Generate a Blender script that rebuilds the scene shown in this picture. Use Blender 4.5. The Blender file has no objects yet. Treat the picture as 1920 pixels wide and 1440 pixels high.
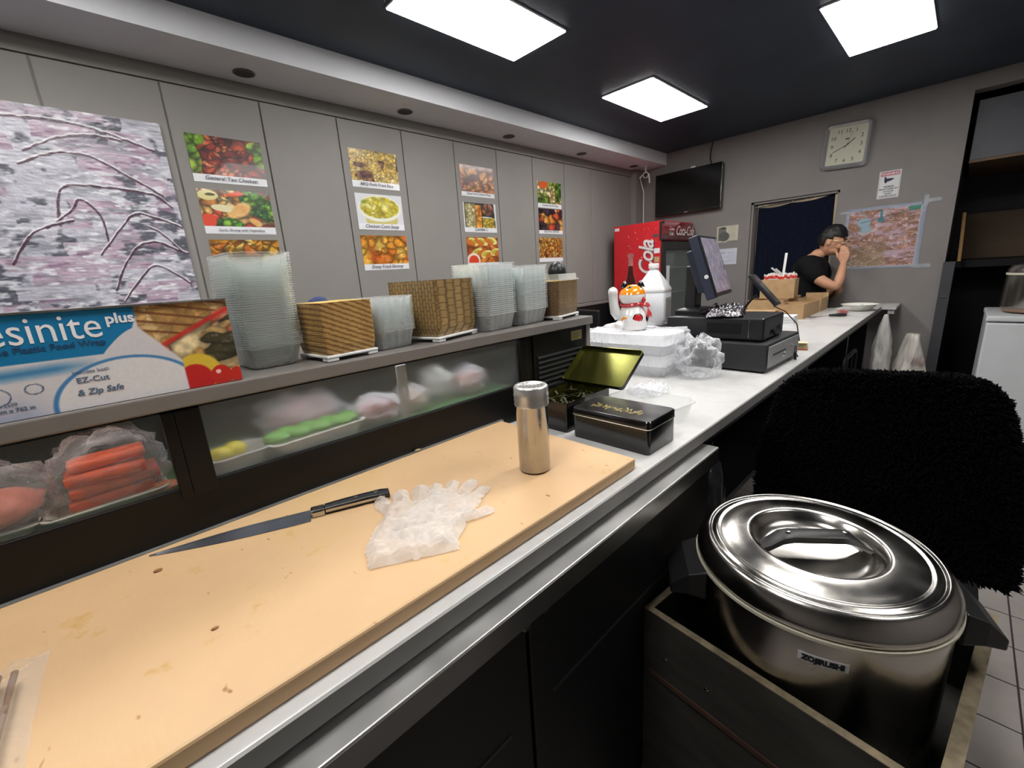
import bpy, bmesh, math, random
import numpy as np
from mathutils import Vector, Matrix, noise as mnoise

# ------------------------------------------------------------------ camera, world, exposure
sc = bpy.context.scene
col = sc.collection
rad = math.radians
random.seed(7)

cam_data = bpy.data.cameras.new('camera')
cam_data.sensor_width = 36.0
cam_data.lens = 15.087
cam_data.clip_start = 0.02
cam = bpy.data.objects.new('camera', cam_data)
col.objects.link(cam)
right = (0.71156, -0.69979, -0.06315)
up = (0.21530, 0.13159, 0.96764)
fwd = (0.66883, 0.70213, -0.24429)
cam.matrix_world = Matrix(((right[0], up[0], -fwd[0], 0.0), (right[1], up[1], -fwd[1], 0.0),
                           (right[2], up[2], -fwd[2], 1.45), (0, 0, 0, 1)))
sc.camera = cam

world = bpy.data.worlds.new('world')
world.use_nodes = True
world.node_tree.nodes['Background'].inputs[0].default_value = (0.75, 0.85, 1.0, 1)
world.node_tree.nodes['Background'].inputs[1].default_value = 0.05
sc.world = world
sc.view_settings.view_transform = 'Standard'
sc.view_settings.look = 'None'
sc.view_settings.gamma = 1.0
sc.view_settings.use_curve_mapping = False
sc.view_settings.exposure = 0.0
sc.cycles.transparent_max_bounces = 24
sc.cycles.max_bounces = 8
sc.cycles.use_denoising = True
PANEL_LIGHT = 20.0

# ------------------------------------------------------------------ materials
def lin(c):
    return tuple(((x / 255.0) / 12.92 if x / 255.0 <= 0.04045 else ((x / 255.0 + 0.055) / 1.055) ** 2.4) for x in c)

def bare(name):
    m = bpy.data.materials.new(name)
    m.use_nodes = True
    nt = m.node_tree
    b = nt.nodes['Principled BSDF']
    out = nt.nodes['Material Output']
    return m, nt, b, out

def noise_node(nt, scale, detail=3.0, rough=0.55, stretch=None):
    n = nt.nodes.new('ShaderNodeTexNoise')
    n.inputs['Scale'].default_value = scale
    n.inputs['Detail'].default_value = detail
    n.inputs['Roughness'].default_value = rough
    tc = nt.nodes.new('ShaderNodeTexCoord')
    if stretch:
        mp = nt.nodes.new('ShaderNodeMapping')
        mp.inputs['Scale'].default_value = stretch
        nt.links.new(tc.outputs['Object'], mp.inputs['Vector'])
        nt.links.new(mp.outputs['Vector'], n.inputs['Vector'])
    else:
        nt.links.new(tc.outputs['Object'], n.inputs['Vector'])
    return n

def ramp(nt, src, stops):
    r = nt.nodes.new('ShaderNodeValToRGB')
    e = r.color_ramp.elements
    while len(e) < len(stops):
        e.new(0.5)
    for el, (p, c) in zip(e, stops):
        el.position = p
        el.color = (*c, 1)
    nt.links.new(src, r.inputs['Fac'])
    return r

def mat(name, rgb, rough=0.5, metal=0.0, var=0.06, vscale=9.0, bump=0.0, bscale=60.0, spec=0.5, coat=0.0,
        stretch=None, rvar=0.0, sub=0.0, aniso=0.0):
    m, nt, b, out = bare(name)
    c = lin(rgb)
    n = noise_node(nt, vscale, stretch=stretch)
    lo = tuple(max(0, x * (1 - var)) for x in c)
    hi = tuple(min(1, x * (1 + var)) for x in c)
    r = ramp(nt, n.outputs['Fac'], [(0.3, lo), (0.7, hi)])
    nt.links.new(r.outputs['Color'], b.inputs['Base Color'])
    b.inputs['Roughness'].default_value = rough
    b.inputs['Metallic'].default_value = metal
    b.inputs['Specular IOR Level'].default_value = spec
    b.inputs['Coat Weight'].default_value = coat
    b.inputs['Coat Roughness'].default_value = 0.08
    if sub:
        b.inputs['Subsurface Weight'].default_value = sub
        b.inputs['Subsurface Radius'].default_value = (0.01, 0.006, 0.004)
    if aniso:
        b.inputs['Anisotropic'].default_value = aniso
    if rvar:
        rr = ramp(nt, n.outputs['Fac'], [(0.3, (max(0.02, rough - rvar),) * 3), (0.7, (min(1, rough + rvar),) * 3)])
        nt.links.new(rr.outputs['Color'], b.inputs['Roughness'])
    if bump:
        bn = noise_node(nt, bscale, 4.0, stretch=stretch)
        bp = nt.nodes.new('ShaderNodeBump')
        bp.inputs['Strength'].default_value = min(1.0, bump)
        bp.inputs['Distance'].default_value = 0.004
        nt.links.new(bn.outputs['Fac'], bp.inputs['Height'])
        nt.links.new(bp.outputs['Normal'], b.inputs['Normal'])
    return m

def clear(name, rgb=(235, 238, 238), opaque=0.3, rough=0.12, bump=0.0, bscale=40.0, edge=0.5, frost=0.0):
    """thin clear plastic / glass: transparent film with a part that scatters and a glossy sheen at grazing angles"""
    m, nt, b, out = bare(name)
    c = lin(rgb)
    n = noise_node(nt, 12.0)
    r = ramp(nt, n.outputs['Fac'], [(0.3, tuple(x * 0.9 for x in c)), (0.7, c)])
    nt.links.new(r.outputs['Color'], b.inputs['Base Color'])
    b.inputs['Roughness'].default_value = rough
    t = nt.nodes.new('ShaderNodeBsdfTransparent')
    t.inputs['Color'].default_value = (0.97, 0.98, 0.98, 1)
    see = t
    if frost:
        rf = nt.nodes.new('ShaderNodeBsdfRefraction')
        rf.inputs['IOR'].default_value = 1.12
        rf.inputs['Roughness'].default_value = 0.42
        mx0 = nt.nodes.new('ShaderNodeMixShader')
        mx0.inputs[0].default_value = frost
        nt.links.new(t.outputs[0], mx0.inputs[1])
        nt.links.new(rf.outputs[0], mx0.inputs[2])
        see = mx0
    lw = nt.nodes.new('ShaderNodeLayerWeight')
    lw.inputs['Blend'].default_value = 0.35
    mt = nt.nodes.new('ShaderNodeMath')
    mt.operation = 'MULTIPLY_ADD'
    mt.inputs[1].default_value = edge
    mt.inputs[2].default_value = opaque
    mt.use_clamp = True
    nt.links.new(lw.outputs['Facing'], mt.inputs[0])
    mx = nt.nodes.new('ShaderNodeMixShader')
    nt.links.new(mt.outputs[0], mx.inputs[0])
    nt.links.new(see.outputs[0], mx.inputs[1])
    nt.links.new(b.outputs[0], mx.inputs[2])
    nt.links.new(mx.outputs[0], out.inputs['Surface'])
    if bump:
        bn = noise_node(nt, bscale, 3.0)
        bp = nt.nodes.new('ShaderNodeBump')
        bp.inputs['Strength'].default_value = bump
        bp.inputs['Distance'].default_value = 0.01
        nt.links.new(bn.outputs['Fac'], bp.inputs['Height'])
        nt.links.new(bp.outputs['Normal'], b.inputs['Normal'])
        nt.links.new(bp.outputs['Normal'], lw.inputs['Normal'])
    return m

def glow(name, rgb, strength):
    m, nt, b, out = bare(name)
    b.inputs['Base Color'].default_value = (*lin(rgb), 1)
    n = noise_node(nt, 3.0)
    c = lin(rgb)
    r = ramp(nt, n.outputs['Fac'], [(0.0, tuple(x * 0.95 for x in c)), (1.0, c)])
    nt.links.new(r.outputs['Color'], b.inputs['Emission Color'])
    b.inputs['Emission Strength'].default_value = strength
    return m

def printed(name, rough=0.45, coat=0.0):
    m, nt, b, out = bare(name)
    a = nt.nodes.new('ShaderNodeAttribute')
    a.attribute_name = 'ink'
    n = noise_node(nt, 220.0)
    r = ramp(nt, n.outputs['Fac'], [(0.3, (0.93,) * 3), (0.7, (1.0,) * 3)])
    mx = nt.nodes.new('ShaderNodeMix')
    mx.data_type = 'RGBA'
    mx.blend_type = 'MULTIPLY'
    mx.inputs[0].default_value = 1.0
    nt.links.new(a.outputs['Color'], mx.inputs[6])
    nt.links.new(r.outputs['Color'], mx.inputs[7])
    nt.links.new(mx.outputs[2], b.inputs['Base Color'])
    b.inputs['Roughness'].default_value = rough
    b.inputs['Coat Weight'].default_value = coat
    return m

# ------------------------------------------------------------------ mesh building
class MB:
    def __init__(s):
        s.v = []
        s.f = []
    def add(s, vs, fs):
        o = len(s.v)
        s.v += [tuple(p) for p in vs]
        s.f += [tuple(i + o for i in f) for f in fs]
        return s
    def box(s, x0, x1, y0, y1, z0, z1):
        return s.add([(x0, y0, z0), (x1, y0, z0), (x1, y1, z0), (x0, y1, z0), (x0, y0, z1), (x1, y0, z1), (x1, y1, z1), (x0, y1, z1)],
                     [(0, 3, 2, 1), (4, 5, 6, 7), (0, 1, 5, 4), (1, 2, 6, 5), (2, 3, 7, 6), (3, 0, 4, 7)])
    def bar(s, p, q, w, h, upv=(0, 0, 1)):
        p, q = Vector(p), Vector(q)
        d = (q - p).normalized()
        a = d.cross(Vector(upv))
        if a.length < 1e-4:
            a = d.cross(Vector((1, 0, 0)))
        a.normalize()
        b = a.cross(d)
        a *= w / 2
        b *= h / 2
        vs = [p - a - b, p + a - b, p + a + b, p - a + b, q - a - b, q + a - b, q + a + b, q - a + b]
        return s.add(vs, [(0, 1, 2, 3), (7, 6, 5, 4), (0, 4, 5, 1), (1, 5, 6, 2), (2, 6, 7, 3), (3, 7, 4, 0)])
    def tube(s, pts, r, n=8, cap=True):
        pts = [Vector(p) for p in pts]
        rs = r if isinstance(r, (list, tuple)) else [r] * len(pts)
        t0 = (pts[1] - pts[0]).normalized()
        ref = Vector((0, 0, 1)) if abs(t0.z) < 0.9 else Vector((1, 0, 0))
        nrm = t0.cross(ref).normalized()
        vs = []
        fs = []
        for i, p in enumerate(pts):
            a = pts[max(i - 1, 0)]
            b = pts[min(i + 1, len(pts) - 1)]
            t = (b - a).normalized()
            nrm = (nrm - t * nrm.dot(t)).normalized()
            bn = t.cross(nrm)
            for k in range(n):
                an = 2 * math.pi * k / n
                vs.append(p + (nrm * math.cos(an) + bn * math.sin(an)) * rs[i])
        for i in range(len(pts) - 1):
            for k in range(n):
                k2 = (k + 1) % n
                fs.append((i * n + k, i * n + k2, (i + 1) * n + k2, (i + 1) * n + k))
        if cap:
            fs.append(tuple(range(n))[::-1])
            fs.append(tuple(range((len(pts) - 1) * n, len(pts) * n)))
        return s.add(vs, fs)
    def lathe(s, prof, n=32, c=(0, 0, 0)):
        vs = []
        fs = []
        for (r, z) in prof:
            for k in range(n):
                a = 2 * math.pi * k / n
                vs.append((c[0] + r * math.cos(a), c[1] + r * math.sin(a), c[2] + z))
        for i in range(len(prof) - 1):
            for k in range(n):
                k2 = (k + 1) % n
                fs.append((i * n + k, i * n + k2, (i + 1) * n + k2, (i + 1) * n + k))
        if prof[0][0] > 1e-5:
            fs.append(tuple(range(n))[::-1])
        if prof[-1][0] > 1e-5:
            fs.append(tuple(range((len(prof) - 1) * n, len(prof) * n)))
        return s.add(vs, fs)
    def prism(s, poly, z0, z1):
        n = len(poly)
        vs = [(x, y, z0) for x, y in poly] + [(x, y, z1) for x, y in poly]
        fs = [tuple(range(n))[::-1], tuple(range(n, 2 * n))]
        fs += [(i, (i + 1) % n, n + (i + 1) % n, n + i) for i in range(n)]
        return s.add(vs, fs)
    def loops(s, rings, cap0=True, cap1=True):
        n = len(rings[0])
        vs = [p for r in rings for p in r]
        fs = []
        for i in range(len(rings) - 1):
            for k in range(n):
                k2 = (k + 1) % n
                fs.append((i * n + k, i * n + k2, (i + 1) * n + k2, (i + 1) * n + k))
        if cap0:
            fs.append(tuple(range(n))[::-1])
        if cap1:
            fs.append(tuple(range((len(rings) - 1) * n, len(rings) * n)))
        return s.add(vs, fs)
    def ball(s, c, r, n=16, m=10, sq=(1, 1, 1)):
        rings = []
        for i in range(m + 1):
            ph = math.pi * i / m - math.pi / 2
            rr = max(math.cos(ph), 0.001)
            rings.append([(c[0] + r * sq[0] * rr * math.cos(2 * math.pi * k / n), c[1] + r * sq[1] * rr * math.sin(2 * math.pi * k / n),
                           c[2] + r * sq[2] * math.sin(ph)) for k in range(n)])
        return s.loops(rings)
    def xf(s, m):
        s.v = [tuple(m @ Vector(p)) for p in s.v]
        return s
    def mesh(s, name, smooth=False, angle=40):
        me = bpy.data.meshes.new(name)
        me.from_pydata(s.v, [], s.f)
        me.validate()
        if smooth:
            me.shade_smooth()
            me.set_sharp_from_angle(angle=rad(angle))
        return me
    def build(s, name, m, parent=None, smooth=False, bevel=0.0, seg=2, angle=40, sub=0):
        o = bpy.data.objects.new(name, s.mesh(name, smooth, angle))
        o.data.materials.append(m)
        col.objects.link(o)
        if parent is not None:
            o.parent = parent
        if bevel:
            md = o.modifiers.new('bevel', 'BEVEL')
            md.width = bevel
            md.segments = seg
            md.limit_method = 'ANGLE'
            md.angle_limit = rad(35)
        if sub:
            md = o.modifiers.new('sub', 'SUBSURF')
            md.levels = md.render_levels = sub
        return o

def B(*a):
    return MB().box(*a)

def tag(o, label, cat, group=None):
    o['label'] = label
    o['category'] = cat
    if group:
        o['group'] = group
    return o

def thing(name, label, cat, loc=(0, 0, 0), rotz=0.0, group=None):
    o = bpy.data.objects.new(name, None)
    o.empty_display_size = 0.05
    col.objects.link(o)
    o.location = loc
    o.rotation_euler = (0, 0, rad(rotz))
    return tag(o, label, cat, group)

def struct(o):
    o['kind'] = 'structure'
    return o

def stuff(o):
    o['kind'] = 'stuff'
    return o

def dup(root, loc=None, rotz=None, label=None, group=None):
    def cp(o, par):
        c = o.copy()
        col.objects.link(c)
        c.parent = par
        for ch in o.children:
            cp(ch, c)
        return c
    r = cp(root, None)
    if loc is not None:
        r.location = loc
    if rotz is not None:
        r.rotation_euler = (0, 0, rad(rotz))
    if label:
        r['label'] = label
    if group:
        r['group'] = group
    return r

def frame(o, x, y):
    x = Vector(x).normalized()
    y = Vector(y).normalized()
    z = x.cross(y)
    return Matrix(((x.x, y.x, z.x, o[0]), (x.y, y.y, z.y, o[1]), (x.z, y.z, z.z, o[2]), (0, 0, 0, 1)))

def on_left(x, z, y=2.9):        # a frame on the panelled wall: text reads along +X
    return frame((x, y, z), (1, 0, 0), (0, 0, 1))

def on_back(y, z, x=5.1):        # a frame on the end wall: text reads along -Y
    return frame((x, y, z), (0, -1, 0), (0, 0, 1))

def text(name, body, size, m, parent, mtx, align='LEFT', shear=0.0, bold=0.0, thick=0.0003, spacing=1.0, xs=1.0):
    cu = bpy.data.curves.new(name, 'FONT')
    cu.body = body
    cu.size = size
    cu.align_x = align
    cu.shear = shear
    cu.offset = bold
    cu.extrude = thick
    cu.space_character = spacing
    cu.resolution_u = 3
    tmp = bpy.data.objects.new('tmp_text', cu)
    col.objects.link(tmp)
    dg = bpy.context.evaluated_depsgraph_get()
    me = bpy.data.meshes.new_from_object(tmp.evaluated_get(dg))
    bpy.data.objects.remove(tmp)
    bpy.data.curves.remove(cu)
    me.name = name
    me.transform(mtx @ Matrix.Diagonal((xs, 1, 1, 1)))
    me.materials.clear()
    me.materials.append(m)
    o = bpy.data.objects.new(name, me)
    col.objects.link(o)
    o.parent = parent
    return o

# ------------------------------------------------------------------ printed pictures (flat ink on a grid)
def vn(U, V, s, seed):
    rs = np.random.RandomState(seed)
    L = rs.rand(64, 64)
    x = U * s
    y = V * s
    xi = np.floor(x).astype(int)
    yi = np.floor(y).astype(int)
    fx = x - xi
    fy = y - yi
    fx = fx * fx * (3 - 2 * fx)
    fy = fy * fy * (3 - 2 * fy)
    g = lambda a, b: L[a % 64, b % 64]
    return (g(xi, yi) * (1 - fx) + g(xi + 1, yi) * fx) * (1 - fy) + (g(xi, yi + 1) * (1 - fx) + g(xi + 1, yi + 1) * fx) * fy

def fbm(U, V, s, seed):
    return 0.55 * vn(U, V, s, seed) + 0.3 * vn(U, V, s * 2.1, seed + 1) + 0.15 * vn(U, V, s * 4.3, seed + 2)

def mixc(a, b, t):
    t = np.clip(t, 0, 1)[..., None]
    return a * (1 - t) + np.asarray(b, float) * t

def food(U, V, asp, n, palette, seed, stretch=1.0, ang=0.0, dark=0.35, hi=0.25):
    rs = np.random.RandomState(seed)
    x = U * asp + 0.05 * (vn(U * asp, V, 9, seed + 5) - 0.5)
    y = V + 0.05 * (vn(U * asp, V, 9, seed + 6) - 0.5)
    cx = rs.rand(n) * asp * 1.1 - 0.05
    cy = rs.rand(n) * 1.1 - 0.05
    th = (rs.rand(n) - 0.5) * ang
    wt = 0.6 + 0.8 * rs.rand(n)
    d = np.empty((n,) + U.shape)
    for i in range(n):
        dx = x - cx[i]
        dy = y - cy[i]
        c, s = math.cos(th[i]), math.sin(th[i])
        d[i] = np.hypot((dx * c + dy * s) / stretch, -dx * s + dy * c) / wt[i]
    o = np.argsort(d, axis=0)[:2]
    i1 = o[0]
    d1 = np.take_along_axis(d, o[:1], 0)[0]
    d2 = np.take_along_axis(d, o[1:2], 0)[0]
    pal = np.asarray(palette, float)
    c = pal[rs.randint(0, len(pal), n)][i1]
    e = np.clip((d2 - d1) / (d2 + d1 + 1e-6) * 2.2, 0, 1)
    sh = dark + (1 - dark) * e ** 0.7
    sh *= 0.8 + 0.4 * fbm(U * asp, V, 14, seed + 9)
    c = c * sh[..., None]
    gl = np.clip((fbm(U * asp, V, 22, seed + 20) - 0.62) * 6, 0, 1) * e
    return mixc(c, (255, 240, 215), gl * hi)

def ell(U, V, cx, cy, rx, ry, rot=0.0, soft=0.08):
    c, s = math.cos(rot), math.sin(rot)
    dx = U - cx
    dy = V - cy
    q = np.hypot((dx * c + dy * s) / rx, (-dx * s + dy * c) / ry)
    return np.clip((1 - q) / soft, 0, 1)

def seg(U, V, p, q, w, soft=0.4):
    px, py = p
    dx, dy = q[0] - px, q[1] - py
    t = np.clip(((U - px) * dx + (V - py) * dy) / (dx * dx + dy * dy + 1e-9), 0, 1)
    d = np.hypot(U - px - t * dx, V - py - t * dy)
    return np.clip((w - d) / (w * soft), 0, 1)

def sheet(name, w, h, nx, ny, fn, m, parent, mtx, bulge=None, thick=0.001):
    """a thin printed sheet: nx x ny cells of ink on the front, plain back and edges"""
    u = np.linspace(0, 1, nx + 1)
    v = np.linspace(0, 1, ny + 1)
    U, V = np.meshgrid(u, v)
    c = np.clip(np.asarray(fn(U, V), float), 0, 255) / 255.0
    c = np.where(c <= 0.04045, c / 12.92, ((c + 0.055) / 1.055) ** 2.4)
    Z = np.full_like(U, thick) + (bulge(U, V) if bulge else 0)
    P = np.stack([U * w, V * h, Z], -1).reshape(-1, 3)
    I = np.arange((nx + 1) * (ny + 1)).reshape(ny + 1, nx + 1)
    F = np.stack([I[:-1, :-1], I[:-1, 1:], I[1:, 1:], I[1:, :-1]], -1).reshape(-1, 4).tolist()
    k = len(P)
    vs = P.tolist() + [(0, 0, 0), (w, 0, 0), (w, h, 0), (0, h, 0)]
    b, r, t, l = I[0, :].tolist(), I[:, -1].tolist(), I[-1, ::-1].tolist(), I[::-1, 0].tolist()
    F += [[k + 3, k + 2, k + 1, k]]
    for e, (a0, a1) in zip((b, r, t, l), ((0, 1), (1, 2), (2, 3), (3, 0))):
        F.append([k + a0, k + a1] + e[::-1])
    me = bpy.data.meshes.new(name)
    me.from_pydata(vs, [], F)
    at = me.attributes.new('ink', 'FLOAT_COLOR', 'POINT')
    cc = np.ones((len(vs), 4), np.float32)
    cc[:k, :3] = c.reshape(-1, 3)
    cc[k:, :3] = 0.8
    at.data.foreach_set('color', cc.ravel())
    me.transform(mtx)
    me.materials.append(m)
    o = bpy.data.objects.new(name, me)
    col.objects.link(o)
    if parent is not None:
        o.parent = parent
    return o

def rrect(w, d, r, n=5, cx=0.0, cy=0.0, z=0.0):
    r = min(r, w / 2 - 1e-4, d / 2 - 1e-4)
    pts = []
    for (sx, sy, a0) in ((1, 1, 0), (-1, 1, 90), (-1, -1, 180), (1, -1, 270)):
        for k in range(n + 1):
            a = rad(a0 + 90 * k / n)
            pts.append((cx + sx * (w / 2 - r) + r * math.cos(a), cy + sy * (d / 2 - r) + r * math.sin(a), z))
    return pts

# ------------------------------------------------------------------ shared materials
m_ceil = mat('navy_ceiling_paint', (54, 64, 78), 0.55, var=0.12, vscale=3, bump=0.15, bscale=120, spec=0.4)
m_soffit = mat('soffit_paint', (238, 239, 244), 0.7, var=0.03, vscale=4, bump=0.08, bscale=150)
m_panel = mat('grey_panel_paint', (142, 138, 134), 0.55, var=0.04, vscale=3, bump=0.06, bscale=160, spec=0.35)
m_wall = mat('grey_wall_paint', (136, 131, 129), 0.6, var=0.05, vscale=4, bump=0.12, bscale=140, spec=0.35)
m_wains = mat('black_wainscot', (22, 22, 24), 0.5, var=0.2)
m_black = mat('black_laminate', (9, 9, 10), 0.5, var=0.25, vscale=12, spec=0.3)
m_blackpl = mat('black_plastic', (24, 25, 28), 0.38, var=0.15, vscale=20, bump=0.05, bscale=300)
m_blackgl = mat('glossy_black', (10, 10, 11), 0.12, var=0.1, coat=0.4)
m_steel = mat('stainless_steel', (190, 188, 184), 0.24, 1.0, var=0.1, vscale=14, rvar=0.09, bump=0.03, bscale=90)
m_brushed = mat('brushed_steel', (196, 195, 193), 0.42, 0.85, var=0.07, vscale=10, rvar=0.08)
m_chrome = mat('chrome', (212, 212, 215), 0.24, 0.65, var=0.05)
m_white = mat('white_paint', (225, 226, 226), 0.45, var=0.03)
m_whitepl = mat('white_plastic', (228, 229, 228), 0.35, var=0.03, spec=0.5)
m_paper = mat('white_paper', (226, 226, 228), 0.7, var=0.03)
m_ink = mat('ink_black', (22, 22, 26), 0.6, var=0.1)
m_tape = clear('clear_tape', (220, 224, 230), 0.35, 0.15, bump=0.3, bscale=60)
m_card = mat('cardboard', (178, 146, 106), 0.8, var=0.1, vscale=20, bump=0.15, bscale=120)
m_wood = mat('pale_wood', (190, 150, 98), 0.6, var=0.2, vscale=6, stretch=(1, 1, 0.15), bump=0.1)
m_print = printed('printed_ink', 0.42)
m_photo = printed('photo_paper_ink', 0.3, 0.15)
m_diff = glow('light_diffuser', (255, 253, 250), PANEL_LIGHT)
m_grout = mat('dark_grout', (46, 43, 42), 0.9, var=0.2)
m_tile = mat('grey_floor_tile', (150, 143, 138), 0.4, var=0.1, vscale=7, bump=0.08, bscale=90)
m_navy = mat('navy_cloth', (20, 25, 40), 0.95, var=0.2, vscale=30, bump=0.25, bscale=500, spec=0.1)

# ------------------------------------------------------------------ the setting
CEIL = 2.687
fl = struct(B(-2.2, 7.4, -2.2, 3.1, -0.12, -0.004).build('floor', m_grout))
tile_me = MB().box(-0.1025, 0.1025, -0.1025, 0.1025, -0.006, 0).mesh('tile')
tile_me.materials.append(m_tile)
for i in range(-3, 20):
    for j in range(-6, 6):
        o = bpy.data.objects.new('tile', tile_me)
        col.objects.link(o)
        o.parent = fl
        o.location = (2.592 + 0.2105 * (i - 9) - 0.105, -0.312 + 0.2105 * j + 0.105, 0)

panels = [(1.28, 2.12, 1.63, 2.03), (3.04, 3.95, 1.63, 2.04), (-0.48, 0.36, 1.63, 2.03),
          (3.02, 3.85, 0.29, 0.70), (1.26, 2.10, 0.29, 0.70), (-0.48, 0.36, 0.29, 0.70), (1.26, 2.10, -1.05, -0.64)]  # panels over pot and standing place are unseen additions continuing the row
def holed_slab(x0, x1, y0, y1, z0, z1, holes):
    xs = sorted({x0, x1, *[h[0] for h in holes], *[h[1] for h in holes]})
    ys = sorted({y0, y1, *[h[2] for h in holes], *[h[3] for h in holes]})
    mb = MB()
    for a, b in zip(xs, xs[1:]):
        for c, d in zip(ys, ys[1:]):
            mx, my = (a + b) / 2, (c + d) / 2
            if not any(h[0] < mx < h[1] and h[2] < my < h[3] for h in holes):
                mb.box(a, b, c, d, z0, z1)
    return mb
struct(holed_slab(-2.2, 7.4, -2.2, 3.1, CEIL, CEIL + 0.09, panels).build('ceiling', m_ceil))
lab = ['recessed white ceiling light panel over the cutting board side of the counter',
       'recessed white ceiling light panel near the soffit and the wall television',
       'recessed ceiling light panel above the painting end of the soffit row',
       'recessed white ceiling light panel in front of the wall clock',
       'added unseen recessed ceiling light panel above the rice pot and shaggy chair',
       'added unseen recessed ceiling light panel over the standing place by the cutting board',
       'recessed ceiling light panel over the aisle away from the counter']
for (x0, x1, y0, y1), lb in zip(panels, lab):
    t = thing('ceiling_light', lb, 'light', ((x0 + x1) / 2, (y0 + y1) / 2, CEIL), group='ceiling light panels')
    w, d = (x1 - x0) / 2, (y1 - y0) / 2
    mb = MB()
    for a in ((-w, -w + 0.006, -d, d), (w - 0.006, w, -d, d), (-w, w, -d, -d + 0.006), (-w, w, d - 0.006, d)):
        mb.box(a[0], a[1], a[2], a[3], -0.008, 0.05)
    mb.build('frame', m_white, t)
    B(-w + 0.006, w - 0.006, -d + 0.006, d - 0.006, -0.012, 0.02).build('diffuser', m_diff, t)

# panelled wall on the guest side
WY = 2.9
wl = struct(B(-2.2, 5.2, WY + 0.012, 3.1, 0, CEIL).build('wall_left', m_panel))
seams = [-1.75, -1.3, -0.85, -0.4, 0.054, 0.495, 0.94, 1.381, 1.842, 2.30, 2.749, 3.196, 3.66, 4.113, 4.56, 4.92]
for a, b in zip(seams, seams[1:]):
    B(a + 0.0035, b - 0.0035, WY, WY + 0.013, 1.11, 2.487).build('panel', m_panel, wl, bevel=0.002, seg=1)
B(-2.2, 4.92, WY - 0.004, WY + 0.013, 2.492, 2.565).build('header_board', m_panel, wl)
B(-2.2, 4.92, WY - 0.012, WY + 0.013, 1.07, 1.105).build('chair_rail', m_panel, wl, bevel=0.004)
B(-2.2, 4.92, WY - 0.004, WY + 0.013, 0, 1.07).build('wainscot', m_wains, wl)
struct(B(4.92, 5.1, 2.835, 3.0, 0, 2.565).build('trim_1', m_panel))
struct(B(-2.2, 5.1, 2.55, 2.93, 2.563, CEIL).build('trim_2', m_soffit))['label'] = 'white dropped soffit box along the panelled wall'

# end wall with the curtained doorway
DY0, DY1, DZ = 0.88, 1.62, 2.017
wb = MB().box(5.1, 5.24, DY1, 3.1, 0, CEIL).box(5.1, 5.24, 0.118, DY0, 0, CEIL).box(5.1, 5.24, DY0, DY1, DZ, CEIL).build('wall_back', m_wall)
struct(wb)
struct(B(5.1, 5.24, -2.2, 0.118, 2.578, CEIL).build('wall_header', m_wall))
df = MB().box(5.12, 5.26, DY1 - 0.02, DY1, 0, DZ).box(5.12, 5.26, DY0, DY0 + 0.02, 0, DZ).box(5.12, 5.26, DY0, DY1, DZ - 0.02, DZ).build('door_1', m_wall)
struct(df)
struct(B(7.2, 7.4, 0.2, 3.1, 0, CEIL).build('wall_kitchen', mat('kitchen_cream', (222, 200, 168), 0.7)))
struct(B(5.24, 7.2, 2.4, 2.5, 0, CEIL).build('wall_kitchen_side', m_white))
struct(B(-2.3, -2.2, -2.2, 3.1, 0, CEIL).build('wall_near', m_wall))
struct(B(-2.2, 7.4, -2.3, -2.2, 0, CEIL).build('wall_right', m_wall))
# recess to the right of the end wall
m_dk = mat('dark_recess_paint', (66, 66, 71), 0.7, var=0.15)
m_brown = mat('brown_board', (112, 90, 68), 0.6, var=0.18, vscale=5, stretch=(1, 0.2, 1))
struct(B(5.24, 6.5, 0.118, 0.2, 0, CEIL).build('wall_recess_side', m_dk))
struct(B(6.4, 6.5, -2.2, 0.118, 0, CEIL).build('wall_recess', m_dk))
cb = thing('upper_cabinet', 'grey overhead cabinet with brown underside in the dark recess', 'cabinet', (5.75, -1.0, 2.08))
B(-0.55, 0.62, -1.1, 1.085, 0.02, 0.44).build('body', mat('blue_grey_laminate', (92, 92, 98), 0.5, var=0.08), cb, bevel=0.003)
B(-0.55, 0.62, -1.1, 1.085, 0.0, 0.02).build('underside', m_brown, cb)
text('tag_lettering', 'Warning', 0.035, m_ink, B(-0.556, -0.55, 0.48, 0.80, 0.03, 0.085).build('paper_tag', mat('cream_tag', (214, 208, 188), 0.6), cb),
     frame((-0.557, 0.79, 0.045), (0, -1, 0), (0, 0, 1)))
lc = thing('shelf_ledge', 'dark shelf ledge with black cavity below it in the recess', 'shelf', (5.9, -1.0, 0))
B(-0.35, 0.5, -1.1, 1.09, 1.27, 1.33).build('ledge', m_black, lc)
B(0.3, 0.5, -1.1, 1.09, 0.0, 1.27).build('back_panel', m_black, lc)
B(-0.357, -0.35, 0.45, 0.62, 1.275, 1.325).build('price_tag', m_white, lc)
tag(B(6.34, 6.398, -2.1, 0.05, 1.33, 1.75).build('brown_backboard', m_brown), 'brown wooden backboard behind the shelf ledge', 'board')
gp = thing('door_leaf', 'dark grey narrow door leaf folded against the end wall', 'door', (5.08, 0.09, 0))
B(-0.03, 0.02, -0.035, 0.035, 0.02, 1.335).build('leaf', mat('dark_grey_laminate', (62, 63, 68), 0.5, var=0.1), gp, bevel=0.002)
B(-0.034, -0.03, -0.02, 0.02, 1.05, 1.06).build('hinge', m_steel, gp)
tag(MB().tube([(5.35, 0.04, 1.33), (5.37, 0.05, 1.55), (5.45, 0.06, 1.72)], 0.012, 8).build('broom_handle', m_wood), 'pale wooden pole leaning in the recess corner', 'pole')

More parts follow.
